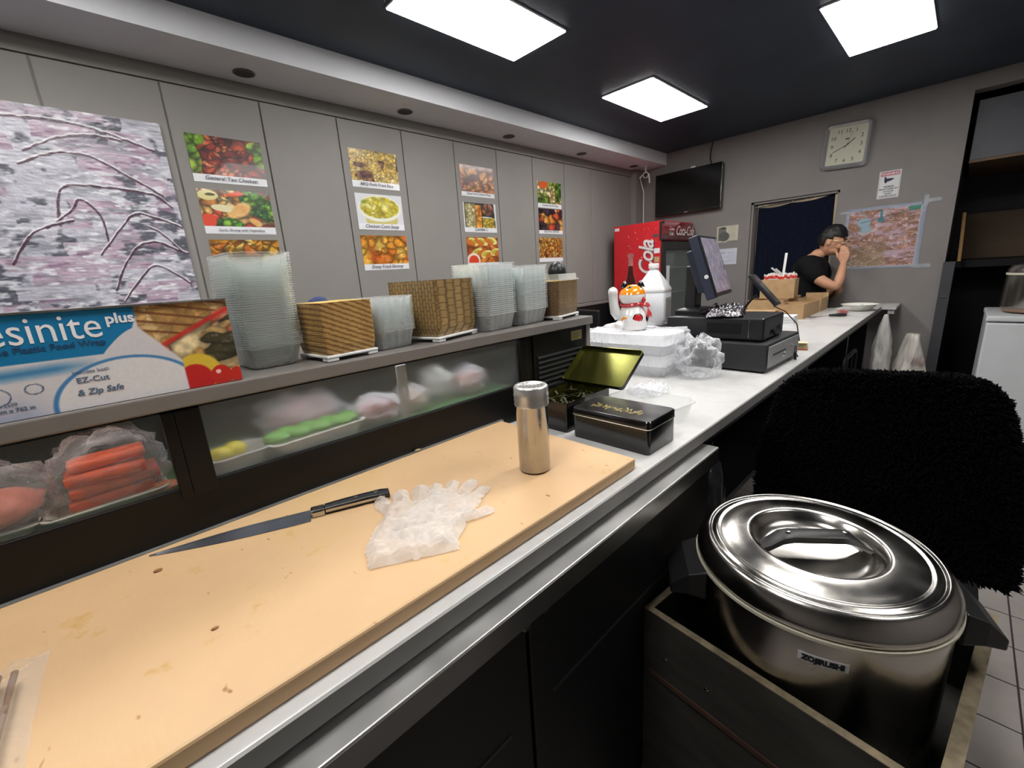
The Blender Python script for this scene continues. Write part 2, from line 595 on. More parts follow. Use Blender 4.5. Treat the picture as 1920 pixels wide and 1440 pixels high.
# recessed can lights in the soffit
can = thing('downlight', 'unlit round recessed downlight in the white soffit', 'downlight', (0.851, 2.765, 2.563), group='downlights along the soffit')
MB().lathe([(0.042, 0.0), (0.05, -0.002), (0.052, -0.004), (0.045, -0.006), (0.041, -0.004), (0.041, 0.0)], 24).build('trim_ring', mat('can_ring', (110, 106, 102), 0.4, 0.6), can, smooth=True)
MB().lathe([(0.0, -0.0012), (0.022, -0.0012), (0.041, -0.0035)], 24).build('reflector', mat('can_inside', (58, 52, 48), 0.35, 0.5), can, smooth=True)
can['label'] = 'round recessed soffit downlight above the General Tao Chicken photo'
for x, lb in ((1.812, 'round recessed soffit downlight above the fried rice photo'), (2.784, 'round recessed soffit downlight above the chicken wings photo'),
              (3.777, 'round recessed soffit downlight past the cabbage dish photo'), (4.756, 'round recessed soffit downlight next to the security camera')):
    dup(can, (x, 2.768, 2.563), label=lb)

# curtain in the doorway
cu = thing('curtain', 'dark navy split curtain hanging in the doorway', 'curtain', (5.17, 1.25, 0))
def cloth(y0, y1, zt0, zt1, zb, seed):
    nx, nz = 46, 40
    ring = []
    for side in (0, 1):
        for i in range(nx + 1):
            t = i / nx if side == 0 else 1 - i / nx
            ring.append((t, side))
    rings = []
    for k in range(nz + 1):
        s = k / nz
        r = []
        for (t, side) in ring:
            y = y0 + (y1 - y0) * t
            zt = zt0 + (zt1 - zt0) * t - 0.018 * math.sin(math.pi * t)
            z = zt + (zb - zt) * s
            x = 0.012 * math.sin(t * 19 + seed) * (0.3 + s) + 0.02 * mnoise.noise((y * 3, z * 2, seed)) + (0.003 if side else -0.003)
            r.append((x, y + 0.01 * s * math.sin(seed + 3 * s), z))
        rings.append(r)
    return MB().loops(rings)
cloth(0.318, 0.03, 1.965, 1.972, 0.62, 1.3).build('cloth_half', m_navy, cu, smooth=True)
cloth(0.034, -0.325, 1.972, 2.0, 0.62, 4.1).build('cloth_half', m_navy, cu, smooth=True)
MB().tube([(0.0, 0.372, 1.972), (0.0, -0.372, 2.003)], 0.008, 10).build('rod', m_steel, cu, smooth=True)
kb = thing('kitchen_counter', 'pale wooden kitchen shelf unit seen past the curtain', 'shelf', (6.6, 1.9, 0))
B(-0.3, 0.3, -0.35, 0.3, 0, 1.5).build('body', m_wood, kb)
B(-0.32, 0.32, -0.37, 0.3, 1.5, 1.53).build('top', m_white, kb)
kl = thing('kitchen_light', 'white ceiling light in the kitchen behind the curtain', 'light', (6.3, 1.3, CEIL))
B(-0.3, 0.3, -0.12, 0.12, -0.05, 0.0).build('housing', m_white, kl)
B(-0.28, 0.28, -0.1, 0.1, -0.056, -0.05).build('diffuser', m_diff, kl)

# ------------------------------------------------------------------ food posters on the panels
G1, G2, G3 = (120, 165, 40), (70, 130, 40), (160, 190, 60)
def lbl(U, V, c, h=0.17):
    return np.where((V < h)[..., None], np.array((236., 236., 240.)), c)
def remap(V, h=0.17):
    return (V - h) / (1 - h)
def f_tao(U, V):
    v = remap(V)
    c = food(U, v, 1.5, 60, [(190, 62, 36), (160, 44, 28), (205, 84, 44), (122, 30, 24), (212, 110, 60)], 3, 1.8, 2.5, 0.3, 0.45)
    g = food(U, v, 1.5, 40, [G1, G3, (96, 150, 40)], 4)
    a = np.maximum(ell(U, v, 0.08, 0.9, 0.17, 0.2), np.maximum(ell(U, v, 0.05, 0.35, 0.1, 0.42), np.maximum(ell(U, v, 0.9, 0.82, 0.12, 0.17), ell(U, v, 0.96, 0.5, 0.1, 0.25))))
    return lbl(U, V, mixc(c, g, a))
def f_garlic(U, V):
    v = remap(V)
    c = food(U, v, 1.5, 45, [(226, 176, 100), (200, 130, 60), (216, 80, 44), (232, 206, 140)], 11, 1.5, 3)
    g = food(U, v, 1.5, 90, [G2, (96, 160, 44), (40, 96, 40), (130, 190, 50)], 12)
    a = np.maximum(ell(U, v, 0.82, 0.6, 0.24, 0.5, 0.4), ell(U, v, 0.35, 0.05, 0.2, 0.2))
    c = mixc(c, g, a)
    c = mixc(c, (226, 84, 36), ell(U, v, 0.5, 0.9, 0.14, 0.06, 0.3))
    c = mixc(c, (226, 70, 40), ell(U, v, 0.08, 0.15, 0.1, 0.2))
    c = mixc(c, (232, 222, 176), ell(U, v, 0.3, 0.5, 0.17, 0.1, -0.3))
    sh = mixc(np.full(U.shape + (3,), (226., 160., 84.)), (246, 214, 150), fbm(U, v, 9, 4) * 1.2 - 0.2)
    c = mixc(c, sh, np.maximum(ell(U, v, 0.55, 0.48, 0.14, 0.26, -0.4, 0.3), ell(U, v, 0.72, 0.14, 0.08, 0.16, 0.5, 0.3)))
    c = mixc(c, (226, 216, 150), ell(U, v, 0.13, 0.84, 0.14, 0.14))
    return lbl(U, V, mixc(c, (90, 80, 40), ell(U, v, 0.16, 0.86, 0.07, 0.04)))
def f_noodle(seed, pal, st=3.5, n=90):
    def f(U, V):
        return lbl(U, V, food(U, remap(V), 1.5, n, pal, seed, st, 3.0, 0.35, 0.35))
    return f
f_chow = f_noodle(21, [(238, 180, 60), (224, 150, 40), (200, 110, 30), (246, 206, 110)], 2.4, 40)
def f_rice(U, V):
    v = remap(V)
    c = food(U, v, 1.5, 260, [(238, 206, 110), (228, 190, 90), (246, 222, 150), (214, 170, 80)], 31, 1.5, 3, 0.6)
    b = food(U, v, 1.5, 60, [(120, 66, 50), (96, 44, 44), (160, 100, 70)], 32)
    a = np.clip((vn(U * 1.5, v, 6, 35) - 0.68) * 8, 0, 1)
    a = np.maximum(a, ell(U, v, 0.28, 0.2, 0.22, 0.2, 0.4, 0.5))
    return lbl(U, V, mixc(c, b, a))
def f_soup(U, V):
    v = remap(V)
    bg = np.full(U.shape + (3,), (222., 222., 226.))
    c = mixc(bg, (206, 196, 120), ell(U, v, 0.52, 0.16, 0.36, 0.42))
    c = mixc(c, (236, 236, 222), ell(U, v, 0.5, 0.52, 0.48, 0.46))
    s = food(U, v, 1.4, 70, [(214, 196, 50), (226, 212, 80), (200, 180, 40), (236, 226, 130)], 41, 1.8, 3, 0.75)
    c = mixc(c, s, ell(U, v, 0.5, 0.56, 0.43, 0.38, 0, 0.05))
    c = mixc(c, (110, 140, 40), ell(U, v, 0.17, 0.72, 0.08, 0.1, 0, 0.9))
    return lbl(U, V, c)
def f_shrimp(U, V):
    v = remap(V)
    c = food(U, v, 1.4, 22, [(236, 176, 60), (226, 150, 44), (214, 120, 36), (246, 200, 90)], 52, 1.4, 3, 0.5, 0.4)
    c = mixc(c, (196, 84, 30), np.clip((fbm(U, v, 5, 57) - 0.6) * 5, 0, 0.8))
    return lbl(U, V, c)
def f_wings(U, V):
    return lbl(U, V, food(U, remap(V), 1.5, 34, [(196, 120, 66), (170, 94, 60), (206, 140, 80), (150, 84, 70), (216, 150, 96)], 61, 2.0, 2.2, 0.4, 0.3), 0.14)
def f_combo(U, V):
    v = remap(V)
    c = np.full(U.shape + (3,), (44., 46., 44.))
    r = food(U, v, 1.5, 120, [(216, 200, 150), (190, 176, 110), (226, 214, 170)], 71, 1.4, 3, 0.6)
    c = np.where(((U > 0.06) & (U < 0.35) & (v < 0.96))[..., None], r, c)
    c = np.where(((U > 0.36) & (U < 0.55) & (v < 0.92))[..., None], food(U, v, 1.5, 14, [(226, 130, 40), (236, 160, 60)], 72, 1, 1, 0.6), c)
    c = mixc(c, food(U, v, 1.5, 10, [(226, 170, 60), (214, 140, 70), (170, 110, 90)], 73), ell(U, v, 0.75, 0.76, 0.18, 0.26))
    c = np.where(((U > 0.57) & (U < 0.95) & (v < 0.4))[..., None], food(U, v, 1.5, 70, [(216, 190, 80), (200, 170, 60)], 74, 2, 3, 0.6), c)
    c = mixc(c, (230, 230, 226), seg(U, v, (0.57, 0.44), (0.86, 0.42), 0.025))
    e = (U < 0.03) | (U > 0.975 - 0.04 * v)
    return lbl(U, V, np.where(e[..., None], (226., 226., 226.), c))
def f_lemon(U, V):
    v = remap(V, 0.1)
    c = food(U, v, 1.5, 26, [(206, 116, 50), (190, 96, 50), (220, 136, 60)], 81, 2.2, 2.5, 0.55)
    for (x, y, s) in ((0.22, 0.82, 1), (0.32, 0.42, -1), (0.5, 0.82, 1), (0.6, 0.34, -1), (0.8, 0.86, 1), (0.9, 0.42, -1)):
        c = mixc(c, (242, 232, 150), ell(U, v, x, y, 0.13, 0.2, 0.9 * s, 0.1))
        c = mixc(c, (190, 180, 60), ell(U, v, x - 0.03, y, 0.085, 0.13, 0.9 * s, 0.1))
        c = mixc(c, (206, 116, 50), ell(U, v, x - 0.11 * s, y - 0.02, 0.09, 0.19, 0.9 * s, 0.1))
    c = mixc(c, (240, 226, 214), ell(U, v, 0.19, 0.1, 0.21, 0.3))
    c = mixc(c, (222, 74, 44), ell(U, v, 0.19, 0.07, 0.16, 0.24))
    return lbl(U, V, c, 0.1)
def f_veg(U, V):
    v = remap(V)
    c = food(U, v, 1.4, 34, [(232, 210, 150), (216, 180, 110), (150, 170, 70), (240, 226, 180)], 91, 1.8, 3, 0.4)
    c = mixc(c, food(U, v, 1.4, 20, [(120, 160, 60), (90, 130, 50)], 92), np.maximum(ell(U, v, 0.9, 0.6, 0.18, 0.5), ell(U, v, 0.1, 0.1, 0.3, 0.14)))
    return lbl(U, V, mixc(c, (216, 96, 44), ell(U, v, 0.25, 0.85, 0.22, 0.16, 0.5)), 0.16)
def f_spicy(U, V):
    v = remap(V)
    c = food(U, v, 1.4, 26, [(90, 60, 70), (216, 130, 50), (200, 80, 50), (226, 160, 80), (64, 44, 54), (230, 190, 130)], 101, 1.4, 3, 0.4)
    return lbl(U, V, c, 0.15)
f_lomein = f_noodle(111, [(226, 160, 70), (206, 130, 50), (236, 186, 100), (190, 110, 50)], 4.5, 120)
posters = [  # x0, x1, z0, z1, paint, caption, resolution, label
    (0.551, 0.905, 2.038, 2.270, f_tao, 'General Tao Chicken', 120, 'food photo of dark red saucy chicken with broccoli, captioned General Tao Chicken'),
    (0.551, 0.905, 1.776, 2.004, f_garlic, 'Garlic Shrimp with Vegetables', 120, 'food photo of shrimp with bright broccoli, captioned Garlic Shrimp with Vegetables'),
    (0.556, 0.905, 1.515, 1.744, f_chow, '', 110, 'yellow fried food photo half hidden behind the tall clear container stack'),
    (1.430, 1.780, 2.088, 2.322, f_rice, 'BBQ Pork Fried Rice', 100, 'food photo of yellow fried rice, captioned BBQ Pork Fried Rice'),
    (1.431, 1.780, 1.818, 2.050, f_soup, 'Chicken Corn Soup', 100, 'food photo of yellow soup in a white bowl, captioned Chicken Corn Soup'),
    (1.431, 1.782, 1.548, 1.781, f_shrimp, 'Deep Fried Shrimp', 100, 'food photo of golden fried shrimp, captioned Deep Fried Shrimp'),
    (2.342, 2.698, 2.099, 2.331, f_wings, 'Deep Fried Chicken Wings', 80, 'brownish food photo of fried chicken wings on the panelled wall'),
    (2.342, 2.698, 1.820, 2.050, f_combo, 'Combo C', 80, 'food photo of a rice and spring roll meal tray, captioned Combo C'),
    (2.348, 2.702, 1.550, 1.782, f_lemon, '', 80, 'food photo with lemon slices and a bowl of red sauce'),
    (3.250, 3.598, 2.062, 2.295, f_veg, 'Chicken Hot Pot Rice', 60, 'food photo of chicken with pale cabbage and greens, one corner lifting'),
    (3.252, 3.608, 1.824, 2.054, f_spicy, 'Spicy Hot Chili Fish', 60, 'food photo with orange pieces among dark purple ones'),
    (3.240, 3.598, 1.561, 1.787, f_lomein, '', 60, 'food photo of orange brown noodles next to a black rounded lamp head'),
]
for (x0, x1, z0, z1, fn, cap, res, lb) in posters:
    w, h = x1 - x0, z1 - z0
    s = random.uniform(0.0, 0.004)
    o = sheet('food_poster', w, h, res, int(res * 0.66), fn, m_photo, None, on_left(x0, z0, WY - 0.0005), bulge=lambda U, V, s=s: s * (2 * U - 1) ** 2 + 0.5 * s * (2 * V - 1) ** 2)
    tag(o, lb, 'poster', 'food photos taped to the panelled wall')
    if not cap:
        continue
    sz = min(0.036, 0.78 * w / max(6, len(cap)) * 2.0)
    text('handwriting', cap, sz, m_ink, o, on_left((x0 + x1) / 2, z0 + 0.013, WY - 0.008), 'CENTER', shear=0.15, thick=0.0002)

# ------------------------------------------------------------------ large canvas painting
def f_canvas(U, V):
    W, H = 0.90, 0.93
    x, y = U * W, V * H
    row = np.floor(y / 0.062)
    xo = x + (row % 2) * 0.06 + 0.02 * (vn(x, y, 20, 3) - 0.5)
    cell = np.floor(xo / 0.125)
    rs = np.random.RandomState(5)
    tab = rs.rand(64, 64)
    k = tab[(cell.astype(int)) % 64, (row.astype(int)) % 64]
    base = mixc(np.full(U.shape + (3,), (206., 204., 216.)), (196, 172, 190), (k > 0.45) * (0.5 + 0.5 * k))
    base = mixc(base, (150, 120, 146), np.clip((vn(x * 0.6, y * 2.5, 30, 9) - 0.62) * 4, 0, 1) * (k > 0.55))
    base = mixc(base, (158, 160, 170), np.clip((fbm(x * 0.5, y * 2.2, 22, 13) - 0.5) * 4, 0, 0.8))
    dk = np.clip((fbm(x, y * 1.6, 15, 17) - 0.54) * 9, 0, 1) * (tab[(cell.astype(int) + 7) % 64, (row.astype(int) + 3) % 64] > 0.42)
    base = mixc(base, (84, 86, 98), dk * 0.9)
    base = mixc(base, (242, 242, 248), np.clip((fbm(x * 0.7, y * 2, 34, 23) - 0.55) * 5, 0, 0.9))
    base *= 0.97
    base *= (0.9 + 0.2 * vn(x * 0.35, y * 2.5, 90, 29))[..., None]
    def br(pts, w):
        nonlocal base
        a_w = np.zeros_like(U)
        a_d = np.zeros_like(U)
        wob = 0.006 * (vn(U, V, 40, 51) - 0.5)
        for a, b in zip(pts, pts[1:]):
            a_w = np.maximum(a_w, seg(U, V + wob, (a[0], a[1] + 0.008), (b[0], b[1] + 0.008), w * 0.75))
            a_d = np.maximum(a_d, seg(U, V + wob, a, b, w * (0.7 + 0.5 * random.random())))
        base = mixc(base, (250, 248, 252), a_w * 0.9)
        base = mixc(base, (78, 50, 68), a_d)
    def curve(pts, w):      # points given on the canvas, smoothed
        out = []
        for i in range(len(pts) - 1):
            p0, p1, p2, p3 = pts[max(i - 1, 0)], pts[i], pts[i + 1], pts[min(i + 2, len(pts) - 1)]
            for t in np.linspace(0, 1, 7)[:-1]:
                out.append(tuple(0.5 * ((2 * p1[j]) + (-p0[j] + p2[j]) * t + (2 * p0[j] - 5 * p1[j] + 4 * p2[j] - p3[j]) * t * t + (-p0[j] + 3 * p1[j] - 3 * p2[j] + p3[j]) * t ** 3) for j in (0, 1)))
        out.append(pts[-1])
        br(out, w)
    curve([(0.35, 0.93), (0.55, 0.945), (0.72, 0.93), (0.95, 0.86)], 0.006)
    curve([(0.45, 0.80), (0.58, 0.87), (0.70, 0.90), (0.82, 0.89)], 0.006)
    curve([(0.42, 0.74), (0.55, 0.80), (0.68, 0.80), (0.82, 0.72), (0.94, 0.64)], 0.006)
    curve([(0.50, 0.48), (0.52, 0.60), (0.57, 0.66), (0.75, 0.66), (0.9, 0.64), (0.97, 0.58)], 0.007)
    curve([(0.45, 0.46), (0.55, 0.54), (0.60, 0.60), (0.66, 0.52), (0.66, 0.38)], 0.006)
    curve([(0.62, 0.34), (0.72, 0.46), (0.80, 0.54), (0.9, 0.52), (0.99, 0.48)], 0.006)
    curve([(0.64, 0.16), (0.70, 0.28), (0.78, 0.38), (0.86, 0.40), (0.93, 0.37), (0.99, 0.34)], 0.006)
    curve([(0.66, 0.10), (0.76, 0.22), (0.84, 0.28), (0.97, 0.18)], 0.005)
    curve([(0.84, 0.48), (0.9, 0.44), (0.97, 0.35)], 0.005)
    curve([(0.30, 0.3), (0.4, 0.44), (0.55, 0.5)], 0.006)
    return base
pa = thing('canvas_painting', 'large lilac and white canvas painting with dark branches on the panelled wall', 'painting', (0.0, 0.0, 0.0))
B(-0.452, 0.452, WY - 0.028, WY - 0.001, 1.352, 2.284).build('stretcher', m_white, pa)
sheet('painted_canvas', 0.904, 0.932, 300, 310, f_canvas, printed('oil_paint', 0.35, 0.1), pa, on_left(-0.452, 1.352, WY - 0.0285),
      bulge=lambda U, V: 0.0022 * fbm(U * 0.9, V * 1.8, 60, 77))

# ------------------------------------------------------------------ end wall: television, clock, signs, map
tv = thing('television', 'black flat screen television mounted high on the end wall', 'television', (5.1, 2.27, 2.01))
B(-0.075, -0.03, -0.372, 0.372, 0.0, 0.452).build('housing', m_blackgl, tv, bevel=0.006)
B(-0.0765, -0.0745, -0.358, 0.358, 0.022, 0.44).build('screen', mat('tv_screen', (9, 9, 10), 0.18, var=0.05), tv)
B(-0.03, 0.0, -0.12, 0.12, 0.12, 0.34).build('wall_mount', m_black, tv)
B(-0.079, -0.0765, -0.018, 0.018, 0.005, 0.012).build('badge', m_chrome, tv)
B(-0.077, -0.0745, -0.374, -0.370, 0.0, 0.452).build('side_trim', m_steel, tv)
B(-0.07, -0.045, -0.085, -0.035, 0.452, 0.468).build('sensor', m_whitepl, tv)
tag(MB().tube([(5.085, 2.03, 2.68), (5.08, 2.045, 2.6), (5.082, 2.052, 2.53), (5.085, 2.03, 2.44)], 0.005, 6).build('television_cable', m_black, smooth=True),
    'thin dark cable from the ceiling down to the television', 'cable')

ck = thing('wall_clock', 'square wall clock with rounded chrome frame and cream dial', 'clock', (5.1, 0.87, 2.376))
ckr = Matrix.Rotation(rad(3.0), 4, 'X')
S = 0.345
out = rrect(S, S * 1.08, 0.045, 6)
inn = rrect(S - 0.07, S * 1.08 - 0.07, 0.012, 6)
mid = rrect(S - 0.03, S * 1.08 - 0.03, 0.035, 6)
mb = MB().loops([[(-0.002, -x, z) for x, z, _ in out], [(-0.03, -x, z) for x, z, _ in out], [(-0.045, -x, z) for x, z, _ in mid], [(-0.03, -x, z) for x, z, _ in inn], [(-0.02, -x, z) for x, z, _ in inn]], False, False)
mb.xf(ckr).build('frame', m_chrome, ck, smooth=True)
B(-0.022, -0.003, -S / 2 + 0.03, S / 2 - 0.03, -S * 0.54 + 0.03, S * 0.54 - 0.03).xf(ckr).build('dial', mat('cream_dial', (214, 208, 186), 0.5, var=0.02), ck)
for hnum in range(1, 13):
    a = rad(30 * hnum)
    q = max(abs(math.sin(a)), abs(math.cos(a)))
    yy, zz = -math.sin(a) / q ** 0.8 * 0.105, math.cos(a) / q ** 0.8 * 0.118
    text('numeral', str(hnum), 0.042, m_ink, ck, ckr @ frame((-0.0225, yy, zz - 0.015), (0, -1, 0), (0, 0, 1)), 'CENTER')
for ln, wd, ang in ((0.075, 0.007, 48), (0.105, 0.005, 243), (0.11, 0.002, 18)):
    a = rad(ang)
    MB().bar((-0.024, math.sin(a) * 0.02, -math.cos(a) * 0.02), (-0.024, -math.sin(a) * ln, math.cos(a) * ln), 0.001, wd, (-math.cos(a) * 0, math.cos(a), math.sin(a))).xf(ckr).build('hand', m_ink, ck)
B(-0.0235, -0.022, -0.012, 0.012, 0.045, 0.058).xf(ckr).build('dial_mark', m_brown, ck)
B(-0.0265, -0.0255, -S / 2 + 0.034, S / 2 - 0.034, -S * 0.54 + 0.034, S * 0.54 - 0.034).xf(ckr).build('cover_glass', clear('clock_glass', (235, 235, 235), 0.03, 0.03, edge=0.3), ck)

ws = thing('warning_sign', 'white WARNING video surveillance sign with red header on the end wall', 'sign', (5.1, 0.543, 1.891))
m_red = mat('sign_red', (196, 62, 84), 0.5)
B(-0.003, 0, -0.071, 0.071, 0, 0.217).build('plate', m_paper, ws)
B(-0.0036, -0.003, -0.060, 0.060, 0.178, 0.208).build('header', m_red, ws)
mb = MB()
for a in ((-0.0655, -0.064, 0.006, 0.212), (0.064, 0.0655, 0.006, 0.212), (-0.0655, 0.0655, 0.006, 0.0075), (-0.0655, 0.0655, 0.2105, 0.212)):
    mb.box(-0.0035, -0.003, *a)
mb.build('border', mat('sign_border', (120, 100, 110), 0.6), ws)
text('lettering', 'WARNING', 0.027, m_paper, ws, frame((-0.0037, 0, 0.184), (0, -1, 0), (0, 0, 1)), 'CENTER', bold=0.0008, xs=0.86)
for k, (s_, y_) in enumerate((('PREMISES', 0.086), ('MONITORED BY', 0.067), ('24 HOUR', 0.048), ('VIDEO', 0.029), ('SURVEILLANCE', 0.011))):
    text('lettering', s_, 0.0185, mat('sign_grey_ink', (62, 62, 74), 0.6), ws, frame((-0.0037, 0.0, y_), (0, -1, 0), (0, 0, 1)), 'CENTER', bold=0.0004, xs=0.9)
cp = [(-0.035, 0.172), (-0.025, 0.172), (-0.022, 0.158), (0.02, 0.156), (0.03, 0.150), (0.02, 0.143), (0.002, 0.135), (-0.015, 0.132), (-0.02, 0.122), (-0.03, 0.122), (-0.035, 0.14)]
MB().prism(cp, 0, 0.0006).xf(frame((-0.0031, 0, 0), (0, -1, 0), (0, 0, 1))).build('camera_pictogram', mat('sign_navy', (36, 36, 60), 0.6), ws)

def f_map(U, V):
    b = food(U, V, 1.0, 90, [(176, 128, 110), (196, 146, 130), (180, 150, 150), (160, 116, 92)], 201, 3.0, 1.2, 0.8, 0.3)
    b = mixc(b, (196, 170, 190), np.clip((fbm(U * 0.6, V * 2.2, 7, 203) - 0.45) * 4, 0, 0.8) * (U > 0.4))
    b = mixc(b, (166, 150, 116), np.clip(0.55 - V, 0, 1) * 1.6 * (U < 0.6))
    b = mixc(b, (226, 206, 214), np.clip((np.abs(fbm(U, V * 2.5, 6, 207) - 0.5) < 0.018) * 0.8, 0, 1))
    b = mixc(b, (70, 60, 66), np.clip((vn(U, V, 60, 209) - 0.9) * 9, 0, 0.7))
    b = mixc(b, (150, 176, 190), np.maximum(ell(U, V, 0.24, 0.78, 0.1, 0.08), ell(U, V, 0.28, 0.66, 0.12, 0.1, 0, 0.6)))
    b = mixc(b, (60, 130, 140), np.maximum(ell(U, V, 0.47, 0.8, 0.05, 0.04), seg(U, V, (0.47, 0.95), (0.47, 0.8), 0.02)))
    b = mixc(b, (60, 140, 116), ell(U, V, 0.9, 0.95, 0.09, 0.05))
    b = mixc(b, (84, 80, 100), seg(U, V, (0.2, 0.78), (0.95, 0.93), 0.006))
    e = (V < 0.02) | (V > 0.98) | (U < 0.02) | (U > 0.97)
    return np.where(e[..., None], (206., 206., 212.), b)
mp = thing('map_poster', 'pinkish brown map poster in a clear sleeve taped to the end wall', 'poster', (0, 0, 0))
sheet('map_print', 0.50, 0.50, 120, 120, f_map, m_photo, mp, on_back(0.80, 1.317, 5.0995))
mb = MB()
for a in ((-0.012, 0.012, -0.01, 0.52), (0.488, 0.52, -0.01, 0.52), (-0.01, 0.52, 0.49, 0.515), (-0.01, 0.52, -0.01, 0.008)):
    mb.box(*a, 0.0015, 0.0025)
mb.xf(on_back(0.80, 1.317, 5.099)).build('plastic_sleeve', clear('sleeve_plastic', (196, 204, 224), 0.4, 0.08, bump=0.6, bscale=30), mp)
for a in ((-0.06, 0.01, 0.48, 0.50, 0.003, 0.0036), (0.5, 0.60, 0.50, 0.53, 0.003, 0.0036), (0.495, 0.525, 0.48, 0.56, 0.0037, 0.0043), (0.48, 0.60, -0.02, 0.012, 0.003, 0.0036)):
    B(*a).xf(on_back(0.80, 1.317, 5.0985)).build('tape_strip', m_tape, mp)

def f_news(U, V):
    b = np.full(U.shape + (3,), (206., 200., 180.))
    b = mixc(b, (112, 110, 104), ((U > 0.08) & (U < 0.45) & (V > 0.1) & (V < 0.92)) * 0.9)
    b = mixc(b, (96, 96, 94), ell(U, V, 0.35, 0.35, 0.27, 0.3))
    b = mixc(b, (60, 58, 56), ell(U, V, 0.3, 0.88, 0.14, 0.06))
    b = mixc(b, (150, 146, 130), ((U > 0.58) & (U < 0.9) & (np.sin(V * 70) > 0.5)) * 0.45)
    return mixc(b, (110, 106, 90), ((V < 0.08) & (U > 0.5)) * 0.6)
nw = sheet('newspaper_clipping', 0.218, 0.167, 60, 46, f_news, m_print, None, on_back(1.948, 1.655, 5.0995), bulge=lambda U, V: 0.003 * (1 - V) * U)
tag(nw, 'yellowed newspaper clipping with a grey photo on the end wall', 'paper')
nt_ = B(5.098, 5.0995, 1.73, 1.93, 1.42, 1.587).build('wall_note', mat('bluish_paper', (206, 208, 222), 0.7))
tag(nt_, 'white paper note with faint blue handwriting below the clipping', 'paper')
m_bink = mat('blue_ink', (110, 116, 150), 0.7)
text('handwriting', 'wifi /', 0.034, m_bink, nt_, on_back(1.91, 1.535, 5.0975), shear=0.2)
for (y0, z0, n_) in ((1.82, 1.54, 9), (1.86, 1.495, 6), (1.865, 1.452, 12)):      # lines too faint to read
    MB().tube([(5.0972, y0 - 0.004 * k, z0 + 0.006 * (k % 2) + 0.003 * math.sin(k * 2.1)) for k in range(n_ * 2)], 0.0009, 5).build('handwriting', m_bink, nt_)

# security camera under the soffit
sec = thing('security_camera', 'small white security camera with antennas hanging under the soffit', 'camera', (4.90, 2.70, 2.563))
MB().lathe([(0.0, -0.012), (0.028, -0.012), (0.032, -0.004), (0.03, 0.0)], 20).build('mount_plate', m_whitepl, sec, smooth=True)
MB().tube([(0, 0, -0.01), (0, 0, -0.055)], 0.009, 10).build('stem', m_whitepl, sec, smooth=True)
MB().tube([(0.055, 0.03, -0.075), (0.05, 0.025, -0.075), (-0.06, -0.035, -0.105), (-0.065, -0.038, -0.106)], [0.02, 0.03, 0.033, 0.028], 18).build('housing', m_whitepl, sec, smooth=True)
MB().tube([(-0.064, -0.0375, -0.106), (-0.069, -0.04, -0.1075)], 0.024, 18).build('lens', m_blackgl, sec)
MB().tube([(-0.02, -0.05, -0.09), (-0.025, -0.065, -0.19)], 0.008, 8).build('antenna', m_whitepl, sec, smooth=True)
MB().tube([(0.02, 0.05, -0.08), (0.03, 0.09, -0.11)], 0.008, 8).build('antenna', m_whitepl, sec, smooth=True)
tag(MB().tube([(4.96, 2.80, 2.45), (4.95, 2.75, 2.3), (4.94, 2.745, 2.15), (4.95, 2.75, 2.0), (4.945, 2.75, 1.88)], 0.005, 6).build('camera_cable', m_whitepl, smooth=True),
    'white cable from the security camera to the drinks fridge', 'cable')

# ------------------------------------------------------------------ red drinks fridge
fr = thing('drinks_fridge', 'red Coca-Cola drinks fridge with glass door in the far corner', 'fridge', (4.32, 2.2, 0))
m_cred = mat('fridge_red', (206, 34, 44), 0.32, var=0.06, coat=0.3)
m_fdark = mat('fridge_dark', (36, 36, 38), 0.4)
MB().box(0, 0.012, 0.0, 0.55, 0.02, 1.895).box(0.718, 0.73, 0.0, 0.55, 0.02, 1.895).box(0.012, 0.718, 0.54, 0.55, 0.02, 1.895).box(0.012, 0.718, 0.0, 0.54, 1.87, 1.895).build('cabinet', m_cred, fr)
B(0.0, 0.73, -0.001, 0.54, 0.0, 0.16).build('base', m_fdark, fr)
MB().box(0.012, 0.03, 0.01, 0.54, 0.16, 1.69).box(0.70, 0.718, 0.01, 0.54, 0.16, 1.69).box(0.03, 0.70, 0.52, 0.54, 0.16, 1.69).build('liner', mat('fridge_liner', (150, 152, 146), 0.5), fr)
for z in (0.5, 0.85, 1.15, 1.42):
    B(0.03, 0.70, 0.05, 0.52, z, z + 0.012).build('shelf', m_white, fr)
hd = []
for k in range(9):
    a = math.pi * k / 8
    hd.append((-0.03 * math.sin(a) - 0.002, 1.70 + 0.185 * k / 8))
mb = MB().loops([[(0.0, y, z) for y, z in hd] + [(0.0, 0.02, 1.885), (0.0, 0.02, 1.70)], [(0.73, y, z) for y, z in hd] + [(0.73, 0.02, 1.885), (0.73, 0.02, 1.70)]])
h_ = mb.build('header_sign', mat('header_red', (120, 22, 34), 0.25, var=0.1, coat=0.5), fr)
B(-0.002, 0.05, -0.012, 0.02, 1.70, 1.888).build('header_cap', m_fdark, fr, bevel=0.004)
m_ltr = mat('logo_white', (226, 216, 214), 0.5)
text('logo_lettering', 'Coca-Cola', 0.135, m_ltr, h_, frame((0.25, -0.037, 1.755), (1, 0, 0), (0, 0, 1)), shear=0.35, bold=0.0015, xs=0.82, spacing=0.9)
text('logo_lettering', 'Coca\nCola', 0.05, m_ltr, h_, frame((0.10, -0.037, 1.80), (1, 0, 0), (0, 0, 1)), shear=0.3)
dr = MB().box(0.0, 0.055, -0.03, -0.002, 0.17, 1.69).box(0.675, 0.73, -0.03, -0.002, 0.17, 1.69).box(0.055, 0.675, -0.03, -0.002, 1.61, 1.69).box(0.055, 0.675, -0.03, -0.002, 0.17, 0.27).build('door', m_fdark, fr)
